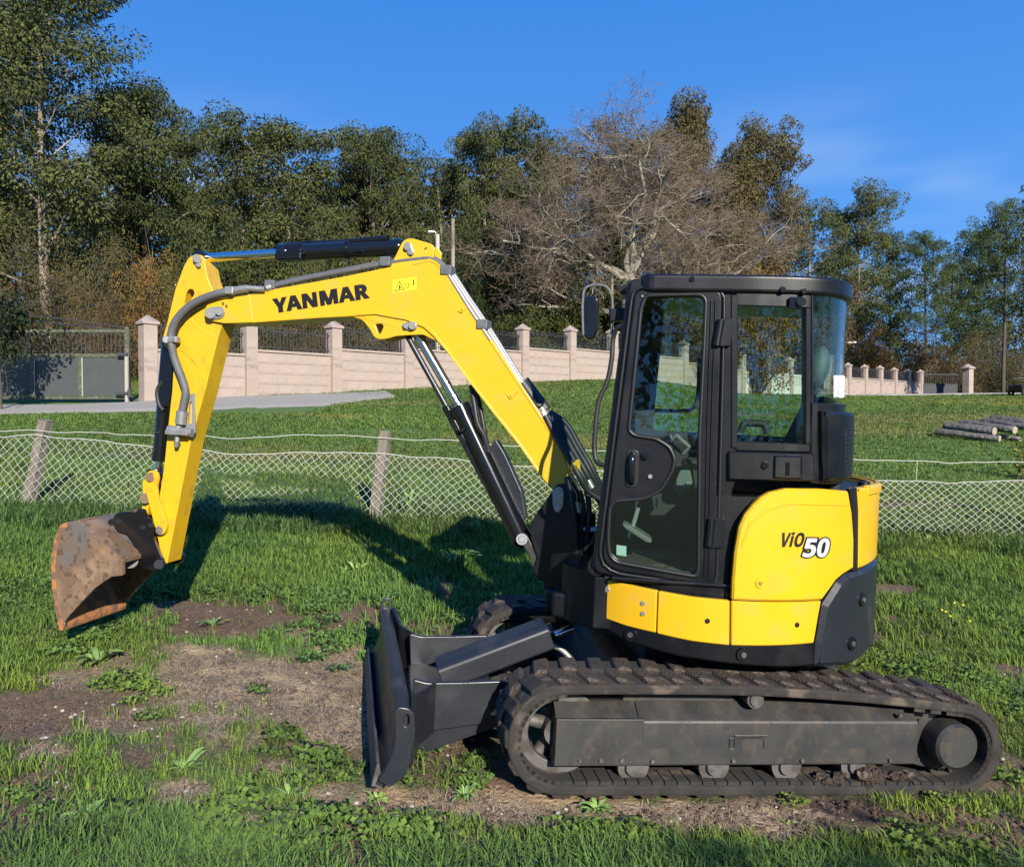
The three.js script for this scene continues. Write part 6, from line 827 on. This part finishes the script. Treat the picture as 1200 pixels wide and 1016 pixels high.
{  // the bare oak
  reseed(163); const d = 47, s = sight(738, 430), x = s.x / -s.z * d, z = -d, y = height(x, z), big = [], mid = [], fine = [], L = new Leaves();
  const grow = (p, dir, len, r, lv) => {
    const n = lv < 2 ? 9 : lv < 4 ? 6 : 3, pts = wander(p, dir, len, n, [0.12, 0.85, 1.15, 1.2, 1.0, 0.8][lv], [0.05, 0.02, 0.01, 0.03, 0.05, 0.03][lv]); const r1 = lv === 0 ? r * 0.72 : r * 0.36;
    (lv < 3 ? big : lv < 4 ? mid : fine).push(limb(pts, r, r1, lv < 2 ? 7 : lv < 4 ? 5 : 3)); if (lv === 5) { return; }
    const kids = [0, 7, 8, 7, 5][lv]; const dd = pts[n].clone().sub(pts[n - 1]).normalize();
    for (let k = 0; k < kids; k++) { const f = mix(0.28, 1, (k + rnd() * 0.8) / kids) * n, i = Math.min(n - 1, Math.floor(f)), q = pts[i].clone().lerp(pts[i + 1], f - i), side = V(rr(-1, 1), rr(-0.55, 0.8), rr(-1, 1)).normalize(), nd = dd.clone().multiplyScalar(0.55).add(side).normalize(); grow(q, nd, len * rr(0.42, 0.62), Math.max(0.0115, mix(r, r1, f / n) * rr(0.45, 0.62)), lv + 1); }
  };
  const trunk = wander(V(0, -0.3, 0), V(0, 1, 0), 6.6, 8, 0.07, 0.05); big.push(limb(trunk, 0.52, 0.40, 10));
  const T = (f) => { const i = Math.min(7, Math.floor(f * 8)); return trunk[i].clone().lerp(trunk[i + 1], f * 8 - i); };
  [[0.66, -1, 0.32, 0.3, 6.4, 0.24], [0.78, 1, 0.22, 0.4, 7.4, 0.27], [0.98, -0.62, 0.75, -0.3, 7.2, 0.27], [1, 0.1, 1, 0.25, 7.4, 0.3], [0.97, 0.75, 0.7, -0.2, 7.6, 0.28], [0.9, 1, 0.42, -0.5, 7.6, 0.24], [0.92, -0.9, 0.5, 0.6, 6.2, 0.22], [0.99, 0.35, 0.8, 0.8, 6.4, 0.24], [0.99, -0.25, 0.95, 0.6, 7.0, 0.24], [0.8, 0.5, 0.3, 0.9, 5.6, 0.2]].forEach(([f, a, b, c, l, r]) => grow(T(f), V(a, b, c), l * 1.06, r * 0.78, 1));
  for (let k = 0; k < 5200; k++) { const g = fine[Math.floor(rnd() * fine.length)].attributes.position, i = g.count - 1 - Math.floor(rnd() * 6); const red = g.getX(i) < -3.4; if (!red && rnd() < 0.55) continue; L.leaf(V(g.getX(i), g.getY(i), g.getZ(i)), V(rr(-1, 1), rr(-1, 0.4), rr(-1, 1)), rr(0.09, 0.17), 0.08, red ? [0.16, 0.075, 0.06] : [0.17, 0.115, 0.07], null); }
  const o = thing('oak_tree', 'large bare oak with pale twisted limbs and brown twigs behind the cab', 'oak tree', [x, y, z]); o.scale.set(1, 0.94, 1);
  add('trunk', big, M.barkOak, o); add('branches', mid, M.barkOak, o).userData.kind = 'stuff'; add('twigs', fine, M.twig, o).userData.kind = 'stuff'; const lf = new THREE.Mesh(L.build(), M.leaf); lf.name = 'withered_leaves'; lf.userData.kind = 'stuff'; o.add(lf);
}
{  // small dark tree at the left edge
  reseed(171); const d = 21.5, s = sight(0, 470), x = s.x / -s.z * d, z = -d, y = height(x, z), L = new Leaves(), w = [], st = wander(V(0, -0.1, 0), V(-0.06, 1, 0), 2.4, 8, 0.1, 0.05); w.push(limb(st, 0.05, 0.03, 6));
  for (let k = 0; k < 16; k++) { const b = wander(st[5 + (k % 4)], V(rr(-1, 0.7), rr(0.1, 1), rr(-1, 1)), rr(0.8, 1.9), 4, 0.4, 0); w.push(limb(b, 0.022, 0.006, 4)); for (let q = 0; q < 5; q++) L.puff(b[Math.floor(rnd() * 4) + 1].clone().add(V(rr(-0.2, 0.2), rr(-0.2, 0.2), rr(-0.2, 0.2))), rr(0.22, 0.4), 30, { len: 0.14, wid: 0.06, flat: 0.9, droop: 0.5, a: [0.016, 0.028, 0.012], b: [0.04, 0.055, 0.02] }); }
  const tw = wander(V(0.1, 2.4, 0.3), V(0.1, -1, 0), 1.9, 6, 0.12, 0); w.push(limb(tw, 0.012, 0.005, 4)); for (let k = 0; k < 40; k++) { const f = rnd() * 5.9, i = Math.floor(f); L.leaf(tw[i].clone().lerp(tw[i + 1], f - i), V(rr(-1, 1), rr(-1, 0.2), rr(-1, 1)), 0.13, 0.055, [0.02, 0.034, 0.014], null); }
  const o = thing('small_tree', 'small dark-leaved tree with a hanging twig at the left edge before the gate', 'tree', [x, y, z]); add('trunk', w, M.barkDark, o); const c = new THREE.Mesh(L.build(), M.leaf); c.name = numbered('crown'); o.add(c);
  // the leafy spray at the right edge by the logs
  const s2 = sight(1203, 480), d2 = 12.6, x2 = s2.x / -s2.z * d2, y2 = height(x2, -d2), L2 = new Leaves(), w2 = []; for (let k = 0; k < 9; k++) { const b = wander(V(rr(-0.1, 0.1), -0.05, rr(-0.1, 0.1)), V(rr(-0.5, 0.5), 1, rr(-0.4, 0.4)), rr(0.4, 0.95), 5, 0.3, 0); w2.push(limb(b, 0.008, 0.003, 4)); for (let q = 0; q < 16; q++) { const f = rr(1, 4.9), i = Math.floor(f); L2.leaf(b[i].clone().lerp(b[i + 1], f - i), V(rr(-1, 1), rr(-0.3, 0.8), rr(-1, 1)), rr(0.06, 0.1), 0.04, rnd() < 0.3 ? [0.28, 0.26, 0.04] : [0.1, 0.14, 0.03], null); } }
  const q = thing('sapling', 'thin leafy sapling at the right edge in front of the logs', 'plant', [x2, y2, -d2]); add('stem', w2, M.barkDark, q); const c2 = new THREE.Mesh(L2.build(), M.leaf); c2.name = numbered('foliage'); q.add(c2);
}

// ---------------------------------------------------------------- grass, straw and weeds
function tuftGeometry(seed, o) {   // a small bunch of bent blades
  reseed(seed); const p = [], n = [], c = [], idx = [];
  for (let k = 0; k < o.blades; k++) {
    const az = rr(0, 6.283), rad0 = o.spread * Math.sqrt(rnd()), x = Math.cos(az * 3.1 + k) * rad0, z = Math.sin(az * 3.1 + k) * rad0, h = o.h * rr(0.55, 1.25), lean = o.lean * rr(0.2, 1.2), w = o.w * rr(0.7, 1.3) / 2, dx = Math.cos(az), dz = Math.sin(az), sx = -dz, sz = dx, b = p.length / 3, col = mix3(o.a, o.b, rnd()), tip = rnd() < (o.dry ?? 0.12) ? [0.26, 0.21, 0.1] : col;
    const q = [[0, 0, 1], [0.35 * lean * h, 0.55 * h * (1 - 0.15 * lean), 0.85], [lean * h, h * (1 - 0.45 * lean), 0]];
    q.forEach(([f, y, ww], i) => { const cx = x + dx * f, cz = z + dz * f; for (const sg of i < 2 ? [-1, 1] : [0]) { p.push(cx + sx * w * ww * sg, y, cz + sz * w * ww * sg); n.push(-dx * 0.45 + sx * sg * 0.3, 0.6, -dz * 0.45 + sz * sg * 0.3); const cc = i === 2 ? tip : col; c.push(...cc); } });
    idx.push(b, b + 1, b + 2, b + 1, b + 3, b + 2, b + 2, b + 3, b + 4);
  }
  const g = new THREE.BufferGeometry(); g.setAttribute('position', new THREE.Float32BufferAttribute(p, 3)); g.setAttribute('normal', new THREE.Float32BufferAttribute(n, 3)); g.setAttribute('color', new THREE.Float32BufferAttribute(c, 3)); g.setIndex(idx); g.normalizeNormals(); return g;
}
function scatter(name, label, category, geo, spots) {   // a mass that nobody could count
  const m = new THREE.InstancedMesh(geo, M.blade, spots.length), M4 = new THREE.Matrix4(), Q = new THREE.Quaternion(), col = new THREE.Color(), up = V(0, 1, 0);
  spots.forEach((s, i) => { Q.setFromAxisAngle(up, s.turn); m.setMatrixAt(i, M4.compose(V(s.x, s.y, s.z), Q, V(s.s, s.s * (s.v ?? 1), s.s))); m.setColorAt(i, col.setRGB(...s.tint)); });
  m.name = numbered(name); tag(m, label, category); m.userData.kind = 'stuff'; scene.add(m); return m;
}
const underMachine = (x, z) => { const dx = x - PIVOT[0], dz = z - PIVOT[2], c = Math.cos(rad(8)), s = Math.sin(rad(8)), u = dx * c - dz * s, w = dx * s + dz * c; return (u > -1.3 && u < 1.32 && Math.abs(w) < 1.03) || (u > -1.9 && u < -1.3 && Math.abs(w) < 0.5 ? false : false); };
const TURF = [[0.112, 0.192, 0.026], [0.200, 0.300, 0.045]];
{
  const lawnA = tuftGeometry(201, { blades: 15, spread: 0.06, h: 0.062, lean: 0.75, w: 0.0065, a: TURF[0], b: TURF[1], dry: 0.06 }), lawnB = tuftGeometry(202, { blades: 14, spread: 0.06, h: 0.085, lean: 0.8, w: 0.0065, a: [0.105, 0.180, 0.028], b: [0.188, 0.285, 0.046], dry: 0.08 });
  const longG = tuftGeometry(203, { blades: 16, spread: 0.07, h: 0.105, lean: 0.75, w: 0.006, a: [0.085, 0.150, 0.030], b: [0.160, 0.250, 0.052], dry: 0.1 });
  const strawG = tuftGeometry(204, { blades: 20, spread: 0.08, h: 0.042, lean: 2.6, w: 0.0027, a: [0.36, 0.265, 0.17], b: [0.56, 0.44, 0.30], dry: 0 });
  const farG = tuftGeometry(205, { blades: 16, spread: 0.2, h: 0.085, lean: 0.8, w: 0.014, a: [0.138, 0.215, 0.032], b: [0.218, 0.310, 0.048], dry: 0.05 });
  const clov = (() => { reseed(206); const L = new Leaves(); for (let k = 0; k < 22; k++) { const az = rr(0, 6.28), q = 0.075 * Math.sqrt(rnd()), h = rr(0.012, 0.045), c = V(Math.cos(az) * q, h, Math.sin(az) * q); for (let j = 0; j < 3; j++) { const a = az + j * 2.1; L.leaf(c, V(Math.cos(a), rr(0, 0.4), Math.sin(a)), rr(0.016, 0.028), rr(0.014, 0.022), mix3([0.10, 0.175, 0.03], [0.165, 0.26, 0.05], rnd()), V(0, 1, 0), 0.6); } } return L.build(); })();
  const A = [], B = [], Lg = [], S = [], F = [], C = []; reseed(210);
  const rings = [[2.9, 4.6, 620], [4.6, 6.5, 560], [6.5, 9.3, 470], [9.3, 12, 260]];
  for (const [d0, d1, dens] of rings) {
    const half0 = (d) => 0.66 * d + 0.9, area = (half0(d0) + half0(d1)) * (d1 - d0), n = Math.round(area * dens);
    for (let i = 0; i < n; i++) {
      const d = rr(d0, d1), x = rr(-1, 1) * half0(d), z = -d; if (underMachine(x, z)) continue; const y = height(x, z), [so, st] = cover(x, z), bare = Math.max(so, st), patchy = fbm(x * 1.7 + 31, z * 1.7, 4), fine = fbm(x * 6 + 3, z * 6 + 8, 3);
      const tone = 0.72 + 0.56 * fbm(x * 0.9 + 5, z * 0.9, 3) + rr(-0.08, 0.08), warm = clamp(fbm(x * 0.7 + 50, z * 0.7, 3) * 1.6 - 0.45), tint = [tone * mix(0.85, 1.35, warm), tone * mix(0.95, 1.1, warm), tone * mix(1.1, 0.8, warm)];
      const spot = { x, y: y - 0.004, z, turn: rr(0, 6.28), s: rr(0.75, 1.25), tint };
      if (st > 0.25 && rnd() < st * 0.95) { const k = rr(0.7, 1.15); S.push({ ...spot, tint: [k, k, k], v: rr(0.3, 0.8) }); if (rnd() > 0.1) continue; }
      if (so > 0.15 && rnd() < 0.12) { const k = rr(0.45, 0.9); S.push({ ...spot, tint: [k, k * 0.95, k * 0.9], v: rr(0.3, 0.8), s: rr(0.5, 1) }); }
      const keep = 1.04 - bare * 1.0 - (d < 6.2 ? 0.62 * smooth(0.46, 0.62, fine) * smooth(0.3, 0.6, patchy) : 0.1 * smooth(0.5, 0.7, fine)); if (rnd() > keep - 0.55 * smooth(5.7, 5.0, d) * smooth(0.8, 0.1, x) * smooth(0.40, 0.56, fbm(x * 3.3 + 60, z * 3.3, 4)) * smooth(3.4, 3.7, d)) { if (d < 5.7 && x < 0.6 && rnd() < 0.35) { const k = rr(0.5, 1); S.push({ ...spot, tint: [k, k * 0.97, k * 0.92], v: rr(0.3, 0.7), s: rr(0.5, 1) }); } continue; }
      const front = smooth(3.50, 3.38, d + 0.16 * (fbm(x * 2.2, 7, 3) - 0.5) * 2 - 0.05 * Math.sin(x * 3)), shaded = d > 6.6 && d < 9.3;
      if (front > 0.5 && x > -2.4) { Lg.push({ ...spot, s: rr(0.7, 1.1), tint: [tone * 0.95, tone, tone] }); continue; }
      if (d < 7 && rnd() < (d < 5.6 ? 0.42 : 0.2) * smooth(0.42, 0.62, patchy)) { C.push({ ...spot, s: rr(0.7, 1.5) }); continue; }
      if (d > 8.5 && d < 9.5 && rnd() < 0.5 * smooth(0.36, 0.56, patchy + (x < -1.5 ? 0.12 : 0))) { Lg.push({ ...spot, s: rr(0.9, 2.1) }); continue; }
      (rnd() < 0.55 ? A : B).push({ ...spot, s: spot.s * (shaded ? 1.15 : 1) * (d < 6 ? mix(0.7, 1, patchy) : 1.1) });
    }
  }
  for (const [d0, d1, dens, sc] of [[12, 17, 130, 0.7], [17, 27, 70, 0.85], [27, 46, 24, 1.1], [46, 60, 6, 1.4]]) {
    const half = (d) => 0.66 * d + 1, n = Math.round((half(d0) + half(d1)) * (d1 - d0) * dens);
    for (let i = 0; i < n; i++) { const d = rr(d0, d1), x = rr(-1, 1) * half(d), z = -d; const along = (x - wall0.x) * wallDir.y - (z - wall0.y) * wallDir.x; if (along < -0.2 && false) continue; if (x < -4.9 && d > 20.4 + 0.8 * (fbm(x * 1.2, 2, 3) - 0.5) && d < 27) continue; const dry = smooth(0.52, 0.7, fbm(x * 0.25 + 5, z * 0.5, 4)), tone = 0.75 + 0.5 * fbm(x * 0.3, z * 0.3 + 7, 3) + rr(-0.1, 0.1); F.push({ x, y: height(x, z) - 0.01, z, turn: rr(0, 6.28), s: sc * rr(0.7, 1.2), v: 0.75, tint: mix3([tone, tone, tone], [tone * 1.7, tone * 1.1, tone * 1.4], dry * 0.8) }); }
  }
  scatter('lawn_grass', 'short bright grass covering the yard around the excavator', 'grass', lawnA, A); scatter('meadow_grass', 'slightly longer mixed grass growing through the short turf', 'grass', lawnB, B); scatter('long_grass', 'long dark green grass along the bottom edge and under the fence', 'grass', longG, Lg); scatter('dry_straw', 'dry pale straw lying on the bare patches', 'straw', strawG, S); scatter('far_lawn', 'lawn beyond the mesh fence up to the stone wall', 'grass', farG, F); scatter('clover', 'low clover leaves mixed into the near grass', 'clover', clov, C);
  // crumbs of soil and small stones
  const pg = new THREE.IcosahedronGeometry(0.012, 0), P = []; { const a = new Float32Array(pg.attributes.position.count * 3).fill(1); pg.setAttribute('color', new THREE.BufferAttribute(a, 3)); }
  for (let i = 0; i < 16000; i++) { const d = rr(3.2, 7.4), x = rr(-1, 1) * (0.64 * d + 0.4), z = -d, [so, st] = cover(x, z); if (rnd() > Math.max(so, st * 0.5) + 0.03 || underMachine(x, z)) continue; const pale = rnd() < 0.09, k = rr(0.8, 1.2); P.push({ x, y: height(x, z), z, turn: rr(0, 6), s: rr(0.4, 1.6) * (pale ? 0.8 : 1), v: 0.7, tint: pale ? [0.5 * k, 0.46 * k, 0.4 * k] : [0.13 * k, 0.082 * k, 0.05 * k] }); }
  scatter('soil_crumbs', 'crumbs of soil and tiny pale stones on the bare patches', 'soil crumbs', pg, P);
}
// single weeds
function bladeLeaf(len, wid, lift, curl, wavy, seed) {   // a broad leaf: base at the origin, growing along +x
  reseed(seed); const p = [], idx = [], c = [], n = 8; for (let i = 0; i <= n; i++) { const t = i / n, w = wid * Math.pow(Math.sin(Math.PI * Math.min(1, 0.06 + t * 0.97)), 0.75) * (0.55 + 0.45 * t) * (1 + wavy * (rnd() - 0.5)), x = len * (t - 0.18 * curl * t * t), y = len * (lift * t - curl * t * t); for (const s of [-1, 0, 1]) { p.push(x, y + (s ? 0.18 * w : 0) + (s ? wavy * 0.1 * w * Math.sin(t * 14 + s) : 0), s * w / 2); const k = s ? 1 : 1.35; c.push(k, k, k); } if (i) { const b = (i - 1) * 3; idx.push(b, b + 1, b + 3, b + 1, b + 4, b + 3, b + 1, b + 2, b + 4, b + 2, b + 5, b + 4); } }
  const g = new THREE.BufferGeometry(); g.setAttribute('position', new THREE.Float32BufferAttribute(p, 3)); g.setAttribute('color', new THREE.Float32BufferAttribute(c, 3)); g.setIndex(idx); g.computeVertexNormals(); return g;
}
const LEAFS = [[1, 0.34, 0.75, 0.5, 0.35], [1, 0.3, 1.1, 0.75, 0.3], [1, 0.42, 0.5, 0.35, 0.5], [1, 0.16, 0.9, 0.6, 0.5]].map((a, i) => bladeLeaf(...a, 300 + i));
const weedMats = [[0.105, 0.17, 0.052], [0.155, 0.235, 0.062], [0.20, 0.29, 0.07], [0.075, 0.125, 0.042]].map((c) => std({ color: lin(...c), vertexColors: true, roughness: 0.55, side: THREE.DoubleSide }));
function weed(label, px, py, leaves, size, mat, types, upright = 1, seed = 1, category = 'weed') {
  const c = ground(px, py), o = thing(category === 'weed' ? 'broadleaf_weed' : 'grass_tuft', label, category, [c.x, c.y - 0.005, c.z]); reseed(seed * 77 + 5);
  for (let k = 0; k < leaves; k++) { const m = new THREE.Mesh(LEAFS[types[k % types.length]], weedMats[Array.isArray(mat) ? mat[k % mat.length] : mat]); m.name = numbered('leaf'); const s = size * rr(0.6, 1.15); m.scale.set(s, s * upright * rr(0.7, 1.2), s); m.rotation.set(rr(-0.15, 0.15), k * 2.4 + rr(-0.3, 0.3), rr(-0.1, 0.25)); m.position.set(rr(-0.15, 0.15) * size, 0, rr(-0.15, 0.15) * size); o.add(m); }
  return o;
}
weed('large broad-leaved dock plant on the grass below the bucket', 116, 778, 13, 0.20, [1, 0, 1], [0, 1, 0, 2], 1.2, 1);
weed('greyish leafy weed on the bare soil right of the bucket', 250, 733, 16, 0.13, [0, 0, 1], [3, 0, 3], 0.9, 2);
weed('green weed on the soil between the arm and the blade', 328, 744, 14, 0.11, [1, 0], [3, 3, 1], 0.9, 3);
weed('leafy weed left of the far end of the blade', 402, 762, 14, 0.12, [0, 1], [3, 1], 0.9, 4);
weed('tiny bright weed alone on the dry straw patch', 307, 822, 9, 0.06, 2, [3], 0.8, 5);
weed('pale broad-leaved weed below the dry straw patch', 216, 902, 14, 0.14, [1, 2, 1], [1, 3, 0], 0.8, 6);
weed('pale plantain with wide leaves near the bottom left corner', 104, 962, 8, 0.13, [2, 1], [2, 1], 0.9, 7);
weed('small light green weed left of the long grass at the bottom', 182, 975, 8, 0.08, 2, [2, 0], 0.8, 8);
weed('light green leafy weed in the grass in front of the wire fence', 418, 672, 13, 0.15, 2, [3, 1], 1.3, 9);
weed('low green weed in the sunny grass left of the fence post', 338, 628, 11, 0.14, [0, 1], [3, 0], 1.1, 10);
weed('bushy weed growing at the foot of the blade', 545, 936, 26, 0.09, [1, 2, 0], [1, 3, 1], 1.1, 11);
weed('dense small-leaved weed against the front of the near track', 700, 950, 30, 0.09, [1, 2, 0], [1, 1, 2], 1.0, 12);
weed('rounded clump of bright weed under the blade corner', 441, 938, 22, 0.065, 2, [1, 2], 1.1, 13);
weed('leafy weed between the blade and the front of the track', 508, 880, 16, 0.10, [0, 1], [3, 1, 0], 1.0, 14);
weed('small weed on the dark soil beside the near track', 923, 966, 5, 0.06, 2, [2], 1.1, 15);
weed('dark weed at the foot of the right hand grass near the sprocket', 1150, 800, 12, 0.10, [0, 3], [3, 1], 1.0, 16);
weed('thistle like weed left of the dry patch', 168, 800, 14, 0.12, [0, 1], [3], 1.0, 17);
weed('low leafy weed in the bottom grass under the blade', 340, 935, 14, 0.09, [1, 0], [1, 3], 0.9, 18);
weed('tall leafy weed at the foot of the fence behind the boom cylinder', 560, 628, 14, 0.2, [1, 2], [3, 1], 1.3, 19);
weed('grassy clump standing in the shadow of the boom', 540, 672, 30, 0.26, [0, 1], [3], 2.2, 20, 'tuft');
weed('clump of coarse grass right of the second fence post', 478, 606, 26, 0.3, [0, 1], [3], 2.4, 21, 'tuft');
weed('yellow green weed under the fence right of the excavator', 1092, 640, 12, 0.16, [2, 1], [3, 1], 1.2, 22);
// yellow flowers
{
  const fl = (label, px, py, n, seed) => { const c = ground(px, py), o = thing('wild_flower', label, 'flower', [c.x, c.y, c.z]); reseed(seed); const st = [], hd = []; for (let k = 0; k < n; k++) { const x = rr(-0.12, 0.12), z = rr(-0.1, 0.1), h = rr(0.1, 0.24); st.push(rod([x * 0.6, 0, z * 0.6], [x, h, z], 0.003, 0.002, 5)); hd.push(new THREE.SphereGeometry(0.012, 8, 5).scale(1, 0.55, 1).translate(x, h, z)); } add('stem', st, weedMats[0], o); add('flower_head', hd, M.petal, o); };
  M.petal = std({ color: lin(0.72, 0.58, 0.02), roughness: 0.7 });
  fl('yellow flowers in the grass in front of the fence', 408, 604, 7, 401); fl('yellow flowers beside the corner of the counterweight', 1112, 742, 6, 402); fl('yellow flower at the foot of the right part of the fence', 1163, 614, 2, 403); fl('small yellow flower behind the net near the logs', 1113, 602, 2, 404);
}

scene.traverse((o) => { if (o.isMesh) { o.castShadow = true; o.receiveShadow = true; } });
renderer.render(scene, camera);
